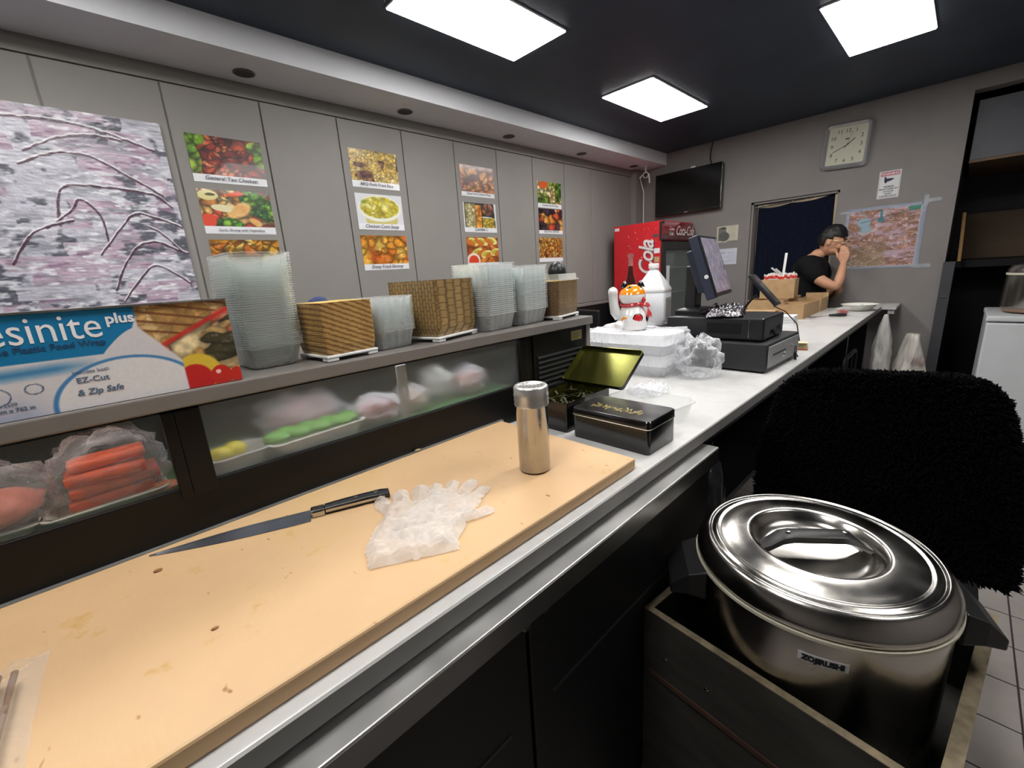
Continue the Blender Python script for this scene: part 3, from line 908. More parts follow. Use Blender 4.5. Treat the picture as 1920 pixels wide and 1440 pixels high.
B(0.055, 0.675, -0.02, -0.012, 0.27, 1.61).build('door_glass', clear('fridge_glass', (130, 138, 134), 0.25, 0.05, edge=0.4), dr)
MB().tube([(0.69, -0.03, 0.8), (0.69, -0.055, 0.82), (0.69, -0.055, 1.2), (0.69, -0.03, 1.22)], 0.01, 8).build('handle', m_black, dr, smooth=True)
B(0.09, 0.16, -0.0215, -0.0205, 1.2, 1.45).build('door_sticker', m_paper, dr)
side = lambda y, z: frame((-0.0005, y, z), (0, -1, 0), (0, 0, 1))          # flat print on the red side
bot = [(0.0, 1.603), (0.032, 1.6), (0.036, 1.575), (0.028, 1.55), (0.03, 1.45), (0.04, 1.38), (0.07, 1.28), (0.1, 1.2), (0.11, 1.08), (0.095, 0.95), (0.10, 0.8), (0.11, 0.6), (0.1, 0.5), (0.0, 0.48)]
mkp = lambda pr, yc: [(yc + r, z) for r, z in pr] + [(yc - r, z) for r, z in pr[::-1] if r > 0.001]
FS = frame((-0.0003, 0.0, 0.0), (0, -1, 0), (0, 0, 1))
MB().prism(mkp(bot, -0.345)[::-1], 0.0, 0.0008).xf(FS).build('bottle_print', mat('bottle_glass_print', (190, 120, 116), 0.35, var=0.3, vscale=14), fr)
cola = [(0.0, 1.47), (0.026, 1.47), (0.036, 1.38), (0.064, 1.28), (0.094, 1.2), (0.104, 1.08), (0.089, 0.95), (0.094, 0.8), (0.1, 0.6), (0.0, 0.55)]
MB().prism(mkp(cola, -0.345)[::-1], 0.0009, 0.0012).xf(FS).build('cola_print', mat('cola_brown', (74, 26, 26), 0.35, var=0.5, vscale=30), fr)
text('side_lettering', 'Coca-Cola', 0.235, m_ltr, fr, frame((-0.0018, 0.085, 0.90), (0, 0, 1), (0, 1, 0)), shear=0.3, bold=0.004, xs=0.88, spacing=0.9)
text('side_lettering_shadow', 'Coca-Cola', 0.235, mat('logo_navy', (40, 40, 70), 0.5), fr, frame((-0.0011, 0.077, 0.893), (0, 0, 1), (0, 1, 0)), shear=0.3, bold=0.006, xs=0.88, spacing=0.9)
B(-0.002, -0.0004, 0.485, 0.54, 1.845, 1.875).build('sticker', m_paper, fr)
B(-0.002, -0.0004, 0.012, 0.075, 1.58, 1.63).build('sticker', m_paper, fr)
B(-0.002, -0.0004, 0.014, 0.07, 1.49, 1.545).build('sticker', mat('tan_sticker', (190, 160, 110), 0.6), fr)
B(-0.002, -0.0004, 0.03, 0.09, 1.74, 1.77).build('sticker', mat('grey_sticker', (90, 70, 70), 0.6), fr)
rs_ = random.Random(4)
mb = MB()
for k in range(46):
    y, z = 0.04 + 0.36 * rs_.random(), 1.45 + 0.4 * rs_.random()
    r_ = 0.002 + 0.006 * rs_.random() ** 2
    mb.prism([(-y + r_ * math.cos(2 * math.pi * i / 6), z + r_ * math.sin(2 * math.pi * i / 6)) for i in range(6)], 0.0, 0.0007)
stuff(mb.xf(FS).build('bubble_prints', mat('bubble_pink', (236, 150, 150), 0.4), fr))

# ------------------------------------------------------------------ counter
def marble(name):
    m, nt, b, out = bare(name)
    n = noise_node(nt, 1.6, 6.0, 0.65)
    r = ramp(nt, n.outputs['Fac'], [(0.0, lin((194, 193, 192))), (0.42, lin((206, 205, 203))), (0.5, lin((190, 189, 188))), (0.56, lin((206, 205, 203))), (1.0, lin((208, 207, 205)))])
    n2 = noise_node(nt, 30.0, 4.0)
    r2 = ramp(nt, n2.outputs['Fac'], [(0.3, (0.97,) * 3), (0.6, (1.0,) * 3)])
    mx = nt.nodes.new('ShaderNodeMix')
    mx.data_type = 'RGBA'
    mx.blend_type = 'MULTIPLY'
    mx.inputs[0].default_value = 1.0
    nt.links.new(r.outputs['Color'], mx.inputs[6])
    nt.links.new(r2.outputs['Color'], mx.inputs[7])
    nt.links.new(mx.outputs[2], b.inputs['Base Color'])
    b.inputs['Roughness'].default_value = 0.32
    return m
m_marble = marble('white_marble_laminate')
m_edge = mat('grey_edge_band', (128, 126, 124), 0.45, var=0.08)
CT = 1.003
ct = thing('counter', 'long white marble topped serving counter running to the end wall', 'counter', (0, 0, 0))
MB().prism([(-1.2, 0.445), (5.095, 0.445), (5.095, 0.715), (4.62, 0.715), (4.62, 1.28), (-1.2, 1.28)], CT - 0.03, CT).build('worktop', m_marble, ct, bevel=0.002)
B(-1.2, 4.73, 0.440, 0.445, CT - 0.031, CT - 0.0005).build('edge_band', m_edge, ct)
MB().prism([(4.73, 0.347), (5.095, 0.347), (5.095, 0.445), (4.73, 0.445)], CT - 0.022, CT).build('end_flap', m_marble, ct)
B(4.76, 4.80, 0.36, 0.40, CT - 0.06, CT - 0.022).build('bracket', m_white, ct)
B(1.22, 4.6, 1.10, 1.14, 0.0, CT - 0.03).build('guest_panel', m_black, ct)
B(4.56, 4.6, 0.50, 1.10, 0.0, CT - 0.03).build('end_panel', m_black, ct)
B(1.22, 4.6, 0.47, 0.50, CT - 0.075, CT - 0.03).build('apron_rail', m_black, ct)
B(1.22, 4.55, 0.62, 1.10, 0.38, 0.41).build('lower_shelf', m_black, ct)
for x in (2.45, 3.55):
    B(x, x + 0.05, 0.48, 0.53, 0.0, CT - 0.03).build('post', m_black, ct)

# ------------------------------------------------------------------ stainless under-counter fridge
uf = thing('undercounter_fridge', 'black undercounter fridge with a stainless steel top ledge', 'fridge', (0, 0, 0))
B(-1.2, 1.16, 0.475, 1.22, 0.10, 0.955).build('body', m_black, uf)
tp = B(-1.2, 1.162, 0.410, 0.52, 0.943, 0.956).build('top_ledge', m_brushed, uf, bevel=0.002)
B(-1.2, 1.162, 0.4085, 0.4115, 0.912, 0.953).build('ledge_lip', mat('shaded_lip_steel', (120, 119, 118), 0.35, 1.0, var=0.1), tp)  # same ledge steel coloured darker to stand in for shade on the lip
B(-1.2, 1.16, 0.472, 0.492, 0.9565, 0.972).build('wood_packer', mat('dark_red_wood', (84, 52, 36), 0.7, var=0.3, stretch=(0.2, 1, 1)), uf)
for a, b in ((-1.19, -0.39), (-0.385, 0.405), (0.411, 1.15)):
    d_ = B(a, b, 0.43, 0.474, 0.16, 0.905).build('door', m_black, uf, bevel=0.004)
    B(a + 0.05, b - 0.05, 0.4275, 0.431, 0.70, 0.705).build('door_line', m_blackpl, d_)
for x, z in ((0.450, 0.952 - 0.035), (0.402, 0.913)):
    MB().lathe([(0.0, 0.006), (0.010, 0.006), (0.012, 0.003), (0.012, 0.0)], 16).xf(frame((x, 0.43, z - 0.02), (1, 0, 0), (0, 0, 1))).build('hinge_bolt', m_steel, uf, smooth=True)
B(1.11, 1.17, 0.44, 0.47, 0.86, 0.875).build('hinge_plate', m_steel, uf)
for x in (-0.9, 1.0):
    for y in (0.55, 1.1):
        MB().tube([(x, y, 0.0), (x, y, 0.10)], 0.025, 12).build('foot', m_black, uf)

# ------------------------------------------------------------------ cutting board
def board_mat():
    m, nt, b, out = bare('worn_peach_board')
    n = noise_node(nt, 2.2, 5.0, 0.6)
    r = ramp(nt, n.outputs['Fac'], [(0.3, lin((200, 164, 124))), (0.5, lin((208, 173, 131))), (0.66, lin((206, 171, 116)))])
    n2 = noise_node(nt, 9.0, 6.0, 0.7)
    r2 = ramp(nt, n2.outputs['Fac'], [(0.60, (1, 1, 1)), (0.70, lin((238, 228, 170))), (0.80, lin((200, 176, 110)))])
    n3 = noise_node(nt, 55.0, 2.0, 0.5, stretch=(1, 0.45, 1))
    r3 = ramp(nt, n3.outputs['Fac'], [(0.74, (1, 1, 1)), (0.80, lin((176, 136, 92)))])
    def mul(a, c):
        mx = nt.nodes.new('ShaderNodeMix')
        mx.data_type = 'RGBA'
        mx.blend_type = 'MULTIPLY'
        mx.inputs[0].default_value = 1.0
        nt.links.new(a, mx.inputs[6])
        nt.links.new(c, mx.inputs[7])
        return mx.outputs[2]
    nt.links.new(mul(mul(r.outputs['Color'], r2.outputs['Color']), r3.outputs['Color']), b.inputs['Base Color'])
    b.inputs['Roughness'].default_value = 0.5
    b.inputs['Specular IOR Level'].default_value = 0.35
    bn = noise_node(nt, 140.0, 4.0, stretch=(1, 0.2, 1))
    bp = nt.nodes.new('ShaderNodeBump')
    bp.inputs['Strength'].default_value = 0.12
    bp.inputs['Distance'].default_value = 0.002
    nt.links.new(bn.outputs['Fac'], bp.inputs['Height'])
    nt.links.new(bp.outputs['Normal'], b.inputs['Normal'])
    return m
m_board = board_mat()
BZ = 1.03
cbd = B(-1.1, 0.818, 0.467, 0.916, CT + 0.001, BZ).build('cutting_board', m_board, bevel=0.004, seg=2)
tag(cbd, 'long peach coloured cutting board on the counter', 'cutting board')
# food crumbs and scraps
def scrap(name, x, y, z, s, rgb, lb, cat):
    mb = MB().ball((0, 0, 0), s, 8, 6, (1.6, 1, 0.5))
    mb.v = [tuple(c + 0.25 * s * mnoise.noise((p[0] * 200, p[1] * 200, p[2] * 200 + k)) for k, c in enumerate(p)) for p in mb.v]
    o = mb.build(name, mat(name + '_mat', rgb, 0.6, var=0.2), smooth=True)
    o.location = (x, y, z + s * 0.45)
    return tag(o, lb, cat)
scrap('brown_crumb', -0.008, 0.835, BZ, 0.004, (140, 90, 50), 'small dark crumb on the board beside the knife tip', 'crumb')
scrap('board_crumb', 0.03, 0.62, BZ, 0.0028, (150, 100, 60), 'tiny brown crumb near the front of the board', 'crumb')
scrap('rice_scrap', 0.40, 0.462, 0.956, 0.007, (200, 190, 178), 'dried rice scrap stuck on the steel ledge', 'crumb')
scrap('peel_scrap', 0.53, 0.924, 1.028, 0.006, (150, 130, 90), 'small peel scrap on the rail behind the board', 'crumb')

# ------------------------------------------------------------------ knife
kn = thing('kitchen_knife', 'long slicing knife with black riveted handle lying on the board', 'knife', (0.232, 0.806, BZ), math.degrees(math.atan2(0.091, -0.246)))
m_blade = mat('dull_blade', (104, 107, 114), 0.42, 0.7, var=0.25, vscale=14, rvar=0.1)
# local +x towards the tip, spine on local -y (away from the viewer)
prof = []
for k in range(25):
    t = k / 24
    x = 0.012 + 0.25 * t
    sp = -0.020 + 0.020 * max(0, (t - 0.35) / 0.65) ** 1.6
    ed = 0.022 * (1 - t ** 2.4)
    prof.append((x, sp * (1 if t < 1 else 0), ed))
top = [(x, a) for x, a, b in prof]
edg = [(x, b) for x, a, b in prof][::-1]
mb = MB()
vs = []
n = len(prof)
for x, a, b in prof:
    m_ = a + 0.3 * (b - a)
    vs += [(x, a, 0.0032), (x, m_, 0.0034), (x, b, 0.0008), (x, m_, 0.0004), (x, a, 0.0006)]
fs = []
for k in range(n - 1):
    for j in range(5):
        j2 = (j + 1) % 5
        fs.append((k * 5 + j, k * 5 + j2, k * 5 + 5 + j2, k * 5 + 5 + j))
fs += [(0, 1, 2, 3, 4)]
mb.add(vs, fs).build('blade', m_blade, kn)
B(-0.014, 0.012, -0.011, 0.013, 0.0, 0.015).build('bolster', m_steel, kn, bevel=0.004)
hl = MB().loops([[(x, y * w + c, 0.0085 + z * h) for (y, z) in ((-1, -0.7), (-0.7, -1), (0.7, -1), (1, -0.7), (1, 0.7), (0.7, 1), (-0.7, 1), (-1, 0.7))]
                 for (x, w, h, c) in ((-0.014, 0.010, 0.0075, 0.001), (-0.05, 0.011, 0.0085, 0.0), (-0.09, 0.0105, 0.0085, -0.002), (-0.12, 0.012, 0.0085, -0.001), (-0.135, 0.010, 0.007, 0.0))]).build('handle', m_blackpl, kn, smooth=True)
for x in (-0.035, -0.072, -0.11):
    MB().lathe([(0.0, 0.0012), (0.004, 0.001), (0.0045, 0.0)], 12, (x, -0.001, 0.0166)).build('rivet', m_steel, hl)
B(-0.125, -0.015, 0.0102, 0.0118, 0.006, 0.011).build('tang', m_steel, kn)

# ------------------------------------------------------------------ steel shaker
sk = thing('steel_shaker', 'tall stainless steel shaker with perforated lid standing on the board', 'shaker', (0.637, 0.612, BZ))
m_shk = mat('polished_steel', (172, 170, 166), 0.09, 1.0, var=0.06, vscale=30, rvar=0.05, bump=0.05, bscale=30)
MB().lathe([(0.0, 0.002), (0.030, 0.0), (0.0345, 0.004), (0.0345, 0.150), (0.036, 0.152)], 40).build('body', m_shk, sk, smooth=True)
ld = MB().lathe([(0.0365, 0.150), (0.0375, 0.154), (0.0365, 0.158), (0.0375, 0.163), (0.0365, 0.168), (0.0378, 0.173), (0.0368, 0.178), (0.037, 0.190), (0.034, 0.1935), (0.028, 0.1935), (0.027, 0.1925), (0.0, 0.1925)], 40).build('lid', mat('shaker_lid_steel', (214, 212, 208), 0.3, 0.8, var=0.05), sk, smooth=True, angle=60)
mb = MB()
for rr, nn in ((0.0, 1), (0.009, 6), (0.017, 10), (0.023, 12)):
    for k in range(nn):
        a = 2 * math.pi * k / nn
        mb.lathe([(0.0, 0.0004), (0.0017, 0.0003), (0.0017, 0.0)], 8, (rr * math.cos(a), rr * math.sin(a), 0.1925))
stuff(mb.build('lid_holes', m_black, ld))

# ------------------------------------------------------------------ crumpled film helpers
def film(w, h, inside, nx, ny, amp, fs, seed, lift=0.0, thick=0.0015):
    """a crumpled two-layer film of any outline: inside(x, y) > 0 keeps a cell"""
    mb = MB()
    idx = {}
    cells = []
    for j in range(ny):
        for i in range(nx):
            if inside((i + 0.5) / nx * w, (j + 0.5) / ny * h) > 0:
                cells.append((i, j))
    for layer in (0, 1):
        for (i, j) in cells:
            q = []
            for (a, b) in ((i, j), (i + 1, j), (i + 1, j + 1), (i, j + 1)):
                key = (a, b, layer)
                if key not in idx:
                    x, y = a / nx * w, b / ny * h
                    e = max(0.0, min(1.0, inside(x, y) * 60))
                    p = Vector((x * fs, y * fs, seed))
                    z = abs(mnoise.noise(p)) + 0.6 * abs(mnoise.noise(p * 2.3 + Vector((3, 1, 0)))) + 0.3 * abs(mnoise.noise(p * 5))
                    z = 0.0008 + layer * thick * e + amp * z * (1.0 if layer else 0.45) * (0.25 + 0.75 * e) + lift * e * layer
                    dx = 0.25 * amp * mnoise.noise(p * 1.7 + Vector((0, 0, 9)))
                    idx[key] = len(mb.v)
                    mb.v.append((x + dx, y + dx, z))
                q.append(idx[key])
            mb.f.append(tuple(q if layer else q[::-1]))
    return mb
def cap_sd(x, y, ax, ay, bx, by, r):
    dx, dy = bx - ax, by - ay
    t = max(0, min(1, ((x - ax) * dx + (y - ay) * dy) / (dx * dx + dy * dy)))
    return r - math.hypot(x - ax - t * dx, y - ay - t * dy)
def glove_sd(x, y):
    # cuff at y=0, fingers up; about 0.16 wide, 0.28 long
    wob = 0.004 * mnoise.noise((x * 40, y * 40, 2))
    palm = min(x - 0.02 - 0.05 * max(0, y - 0.09) + 0.012 * math.sin(y * 30), 0.155 - x, y - 0.003, 0.18 - y) + wob
    d = palm
    for (ax, ay, bx, by, r) in ((0.045, 0.16, 0.03, 0.205, 0.015), (0.075, 0.17, 0.068, 0.225, 0.015), (0.105, 0.17, 0.11, 0.235, 0.017), (0.135, 0.165, 0.148, 0.205, 0.015), (0.14, 0.08, 0.18, 0.12, 0.016)):
        d = max(d, cap_sd(x, y, ax, ay, bx, by, r + wob))
    return d
m_glove = clear('glove_film', (238, 228, 220), 0.24, 0.3, bump=0.25, bscale=12, edge=0.45)
g1 = film(0.2, 0.27, glove_sd, 66, 90, 0.015, 15, 3.1, 0.006).build('plastic_glove', m_glove, smooth=True, angle=60)
g1.location = (0.206, 0.578, BZ)
g1.rotation_euler = (0, 0, rad(-29))
g1.scale = (1.0, 1.02, 1.0)
tag(g1, 'crumpled clear plastic glove lying over the knife handle on the board', 'glove')
g2 = film(0.2, 0.27, glove_sd, 60, 80, 0.014, 16, 7.7, 0.006).build('plastic_glove', m_glove, smooth=True, angle=60)
g2.location = (0.27, 0.64, BZ + 0.001)
g2.rotation_euler = (rad(0), 0, rad(-58))
g2.scale = (0.9, 0.9, 0.8)
tag(g2, 'second clear plastic glove half tucked under the crumpled one', 'glove')
# packaged item in film at the near end of the board
pk = thing('wrapped_chopsticks', 'clear film bag of wooden chopsticks at the near end of the board', 'bag', (-0.325, 0.485, BZ), -3)
bag_sd = lambda x, y: min(x - 0.004, 0.186 - x, y - 0.004, 0.27 - y - (0.19 - x) * 0.75)
film(0.2, 0.3, bag_sd, 60, 90, 0.010, 24, 5.5, 0.014).build('film_bag', clear('film_bag_plastic', (236, 226, 218), 0.03, 0.07, bump=0.4, bscale=14, edge=0.3), pk, smooth=True, angle=60)
for k in range(13):
    x = 0.03 + 0.0115 * k
    MB().tube([(x, 0.01, 0.016), (x + 0.004 * math.sin(k), 0.098 + 0.75 * x + 0.006 * (k % 3), 0.016)], 0.0034, 8).build('chopstick', mat('chopstick_wood', (120, 92, 72), 0.6, var=0.1), pk, smooth=True)

# ------------------------------------------------------------------ glass display case on the counter
dc = thing('display_case', 'black framed refrigerated glass sushi case with grey top shelf', 'display case', (0, 0, 0))
m_frame = mat('case_black_frame', (11, 10, 10), 0.4, var=0.15, spec=0.3)
m_shelf = mat('grey_shelf_laminate', (118, 113, 109), 0.42, var=0.06, vscale=14)
m_green = mat('green_mat', (84, 128, 70), 0.7, var=0.2, vscale=60, bump=0.3, bscale=200)
CX0, CX1 = -1.15, 0.93
B(CX0, 1.275, 0.935, 1.275, CT + 0.001, 1.10).build('base', m_frame, dc)
B(CX0, CX1 + 0.02, 0.930, 0.945, CT + 0.001, 1.117).build('front_sill', m_frame, dc, bevel=0.003)
B(CX0, 0.83, 0.919, 0.9295, CT + 0.001, 1.028).build('wall_rail', m_brushed, dc)
B(CX0, 1.283, 0.906, 1.30, 1.266, 1.294).build('top_shelf', m_shelf, dc, bevel=0.003)
B(CX0, CX1, 0.932, 0.94, 1.258, 1.266).build('top_rail', m_frame, dc)
B(1.262, 1.283, 0.92, 1.28, 1.02, 1.266).build('end_plate', m_shelf, dc)
B(CX0, CX1, 1.262, 1.275, 1.10, 1.25).build('rear_glass', clear('rear_case_glass', (120, 124, 126), 0.35, 0.06), dc)
B(CX0, CX1, 1.0, 1.26, 1.2455, 1.2655).build('inner_roof', m_frame, dc)
B(CX0, CX1, 0.95, 1.262, 1.1005, 1.104).build('floor_mat', m_green, dc)
for a, b, nm in ((0.050, 0.068, 'track_post'), (0.068, 0.106, 'centre_post'), (0.925, 0.955, 'end_post'), (-0.80, -0.74, 'near_post')):
    B(a, b, 0.922, 0.95, 1.10, 1.26).build(nm, m_frame, dc, bevel=0.002)
B(CX0, 0.052, 0.935, 0.939, 1.117, 1.259).build('sliding_glass', clear('clean_case_glass', (200, 210, 210), 0.05, 0.03, edge=0.25), dc)
B(0.104, 0.927, 0.937, 0.942, 1.117, 1.259).build('sliding_glass', clear('fogged_case_glass', (196, 204, 204), 0.13, 0.12, edge=0.06, frost=0.45), dc)
B(0.51, 0.536, 0.9425, 0.948, 1.117, 1.253).build('glass_strip', clear('strip_plastic', (190, 186, 178), 0.45, 0.3), dc)
# compressor section with louvres
cs = B(0.955, 1.262, 0.93, 1.27, 1.10, 1.265).build('compressor_housing', m_frame, dc)
B(0.985, 1.255, 0.925, 0.931, 1.03, 1.262).build('louvre_panel', m_black, dc)
for k in range(9):
    z = 1.055 + 0.0165 * k
    MB().bar((1.0, 0.9225, z), (1.235, 0.9225, z), 0.0065, 0.0075, (0, 0.5, 1)).build('louvre', m_blackpl, dc)
lp = B(1.178, 1.238, 0.9235, 0.9252, 1.218, 1.25).build('rating_label', mat('yellowed_label', (132, 122, 74), 0.5, var=0.15), dc)
MB().box(1.185, 1.231, 0.923, 0.9236, 1.242, 1.2435).box(1.185, 1.225, 0.923, 0.9236, 1.236, 1.2372).box(1.185, 1.229, 0.923, 0.9236, 1.230, 1.2312).box(1.185, 1.215, 0.923, 0.9236, 1.224, 1.2252).build('label_print', m_ink, lp)
stuff(lp.children[0])
ci = B(0.12, 0.90, 0.955, 0.985, 1.2595, 1.2655).build('fill_tube', glow('case_fill', (240, 246, 255), 7.0), dc)  # unseen tube added to brighten the food behind the fogged pane
B(-0.9, 0.04, 0.955, 0.985, 1.2595, 1.2655).build('fill_tube', glow('case_fill_near', (255, 238, 228), 4.5), dc)  # second added tube, hidden from view, brightens the near section

# food inside the case
FZ = 1.104
def tray_rings(w, d, h, tap, r, lip, per=1, z0=0.0):
    R_ = [rrect(w * tap, d * tap, r * tap, 4, z=z0), rrect(w * (tap + 0.02), d * (tap + 0.02), r, 4, z=z0 + 0.004), rrect(w * 0.985, d * 0.985, r, 4, z=z0 + h), rrect(w + lip, d + lip, r + lip / 2, 4, z=z0 + h), rrect(w + lip, d + lip, r + lip / 2, 4, z=z0 + h - 0.002)]
    return R_
def foam_tray(name, x, y, w, d, h, rot, rgb, lb, z=FZ):
    o = MB().loops(tray_rings(w, d, h, 0.82, 0.015, 0.008), True, False).loops([[(a, b, c + 0.0015) for a, b, c in rg] for rg in tray_rings(w * 0.97, d * 0.97, h, 0.82, 0.014, 0.006)[:3]], True, False)
    o = o.build(name, mat(name + '_foam', rgb, 0.6, var=0.03), smooth=True)
    o.location = (x, y, z)
    o.rotation_euler = (0, 0, rad(rot))
    return tag(o, lb, 'tray')
def clearbag(name, x, y, z, sx, sy, sz, seed, m, lb=None, par=None, amp=0.35, knot=True):
    mb = MB().ball((0, 0, 0), 1.0, 36, 22)
    out = []
    for p in mb.v:
        v = Vector(p)
        w = v * 2.2 + Vector((seed, seed * 2, 0))
        k = 1 + amp * (abs(mnoise.noise(w)) * 1.2 + 0.5 * abs(mnoise.noise(w * 2.3)) + 0.3 * abs(mnoise.noise(w * 5.1)) - 0.4)
        zz = v.z
        q = Vector((v.x * k * sx, v.y * k * sy, max(-0.75, zz) * sz * (k if zz > 0 else 1) + 0.75 * sz))
        out.append(tuple(q))
    mb.v = out
    o = mb.build(name, m, par, smooth=True, angle=80)
    o.location = (x, y, z)
    if lb:
        tag(o, lb, 'bag')
    return o
m_bagc = clear('thin_bag_plastic', (238, 236, 240), 0.07, 0.1, bump=0.8, bscale=45, edge=0.5)
m_bagw = clear('white_bag_plastic', (240, 238, 238), 0.42, 0.18, bump=0.6, bscale=35, edge=0.5)
m_crab = mat('crab_stick_orange', (226, 94, 54), 0.42, var=0.25, vscale=40, stretch=(1, 6, 6), bump=0.2)
m_pink = mat('pink_fish', (226, 140, 124), 0.45, var=0.25, vscale=25)
m_redf = mat('red_fish', (196, 52, 46), 0.4, var=0.25, vscale=25)
foam_tray('foam_tray', -0.045, 1.02, 0.16, 0.12, 0.016, 4, (222, 220, 206), 'white foam tray under the orange crab sticks in the case')
cr_spots = [(-0.090, 0.985 + 0.024 * k, 0.010, 0.11, 0.004) for k in range(4)] + [(-0.086, 0.987 + 0.024 * k, 0.031, 0.118, 0.012) for k in range(3)] \
    + [(-0.088, 0.99 + 0.024 * k, 0.052, 0.105, -0.01) for k in range(3)] + [(-0.08, 0.995 + 0.024 * k, 0.073, 0.10, 0.01) for k in range(2)]
for (x0, y0, z0, ln, ya) in cr_spots:
    o = MB().tube([(x0, y0, FZ + z0 + 0.008), (x0 + 0.008, y0 + 0.001, FZ + z0 + 0.008), (x0 + ln, y0 + ya, FZ + z0 + 0.009)], [0.008, 0.0115, 0.0105], 10)
    o = o.build('crab_stick', m_crab, smooth=True)
    tag(o, 'orange red crab stick in the clear bag inside the case', 'crab stick', 'crab sticks in the clear bag')
clearbag('crab_bag', -0.03, 1.03, FZ + 0.004, 0.078, 0.07, 0.072, 2.0, m_bagc, 'clear plastic bag around the orange crab sticks')
o = scrap('salmon_piece', 0.028, 0.985, FZ, 0.019, (222, 136, 92), 'pale orange fish end lying by the crab stick bag', 'fish')
foam_tray('foam_tray', -0.19, 1.03, 0.14, 0.12, 0.016, -4, (216, 214, 204), 'white foam tray under the pink fish bag')
MB_ = MB().ball((0, 0, 0), 1, 18, 12)
MB_.v = [(p[0] * 0.06 * (1 + 0.3 * mnoise.noise(Vector(p) * 2)), p[1] * 0.05, (p[2] + 0.9) * 0.03) for p in MB_.v]
o = MB_.build('pink_fish_fillet', m_pink, smooth=True)
o.location = (-0.175, 1.01, FZ + 0.016)
tag(o, 'pink fish fillet wrapped in film inside the case', 'fish')
clearbag('fish_film', -0.175, 1.015, FZ + 0.014, 0.075, 0.06, 0.056, 5.0, m_bagc, 'clear film bag around the pink fish fillet')
# right of the post, behind the fogged pane
foam_tray('foam_tray', 0.155, 1.0, 0.10, 0.09, 0.036, 6, (206, 204, 196), 'grey white tray with lemon behind the fogged pane')
for k, (x, y) in enumerate(((0.128, 0.985), (0.155, 1.0))):
    o = MB().ball((0, 0, 0), 0.018, 14, 10, (1.25, 1, 1)).build('lemon', mat('lemon_yellow', (226, 206, 60), 0.45), smooth=True)
    o.location = (x, y, FZ + 0.036)
    tag(o, 'yellow lemon piece on the tray behind the fogged pane', 'lemon', 'lemon pieces in the case')
foam_tray('foam_tray', 0.315, 0.995, 0.21, 0.085, 0.036, 5, (230, 226, 214), 'long white tray of green leaves behind the fogged pane')
for k in range(8):
    o = MB().ball((0, 0, 0), 0.022, 10, 8, (1.4, 1, 0.6))
    o.v = [tuple(Vector(p) * (1 + 0.3 * mnoise.noise(Vector(p) * 70))) for p in o.v]
    o = o.build('lettuce_leaf', mat('lettuce_green', (120, 170, 80), 0.5, var=0.2), smooth=True)
    o.location = (0.235 + 0.023 * k, 0.985 + 0.015 * (k % 2), FZ + 0.042)
    tag(o, 'green salad leaf in the white tray behind the fogged pane', 'leaf', 'salad leaves in the case')
for (x, y, rx, rz_, mt_, lb) in ((0.325, 1.105, 0.085, 0.075, m_pink, 'pink fish portion in a white bag behind the salad tray'),
                                 (0.475, 1.015, 0.062, 0.05, m_redf, 'deep red fish portion in film beside the plastic strip'),
                                 (0.595, 1.04, 0.045, 0.045, mat('tan_food', (206, 150, 84), 0.5, var=0.2), 'tan fish portion behind the plastic strip'),
                                 (0.80, 1.04, 0.055, 0.058, mat('orange_fish', (220, 108, 70), 0.45, var=0.2), 'orange fish portion on the green mat near the compressor')):
    mb = MB().ball((0, 0, 0), 1, 16, 10)
    mb.v = [(p[0] * rx, p[1] * 0.042, (p[2] + 0.85) * rz_ * 0.7 * (1 + 0.2 * mnoise.noise(Vector(p) * 2 + Vector((x * 9, 0, 0))))) for p in mb.v]
    o = mb.build('fish_portion', mt_, smooth=True)
    o.location = (x, y, FZ)
    tag(o, lb, 'fish')
    clearbag('fish_bag', x, y, FZ, rx * 1.15, 0.052, rz_ * 0.85, x * 10, m_bagw, 'whitish film around the ' + lb.split(' in ')[0].split(' behind')[0].split(' on ')[0])
clearbag('white_food_bag', 0.695, 1.06, FZ, 0.05, 0.05, 0.06, 9.0, clear('milky_bag', (226, 222, 210), 0.6, 0.3, bump=0.4), 'milky white food bag between two fish portions in the case')

# ------------------------------------------------------------------ things standing on the case shelf
SZ = 1.295
def dense(w, d, r, N, z, rib=0.0):
    base = rrect(w, d, r, 6)
    pts = [Vector((x, y)) for x, y, _ in base]
    seglen = [(pts[(i + 1) % len(pts)] - pts[i]).length for i in range(len(pts))]
    tot = sum(seglen)
    out = []
    i, acc = 0, 0.0
    for k in range(N):
        s = tot * k / N
        while acc + seglen[i] < s:
            acc += seglen[i]
            i += 1
        p = pts[i].lerp(pts[(i + 1) % len(pts)], (s - acc) / max(seglen[i], 1e-9))
        f = 1 - (rib / max(w, d) * 2 if k % 4 < 2 else 0)
        out.append((p.x * f, p.y * f, z))
    return out
def cup_mesh(name, w, d, h, tap, r, lip, m, rib=0.0014, N=72, turn=0.003):
    R_ = [dense(w * tap * 0.9, d * tap * 0.9, r * 0.8, N, 0.0), dense(w * tap, d * tap, r, N, 0.003, rib), dense(w * (tap + (1 - tap) * 0.85), d * (tap + (1 - tap) * 0.85), r, N, h * 0.88, rib),
          dense(w, d, r, N, h * 0.94), dense(w, d, r, N, h), dense(w + lip, d + lip, r + lip / 2, N, h), dense(w + lip, d + lip, r + lip / 2, N, h - turn)]
    me = MB().loops(R_, True, False).mesh(name, True, 50)
    me.materials.append(m)
    return me
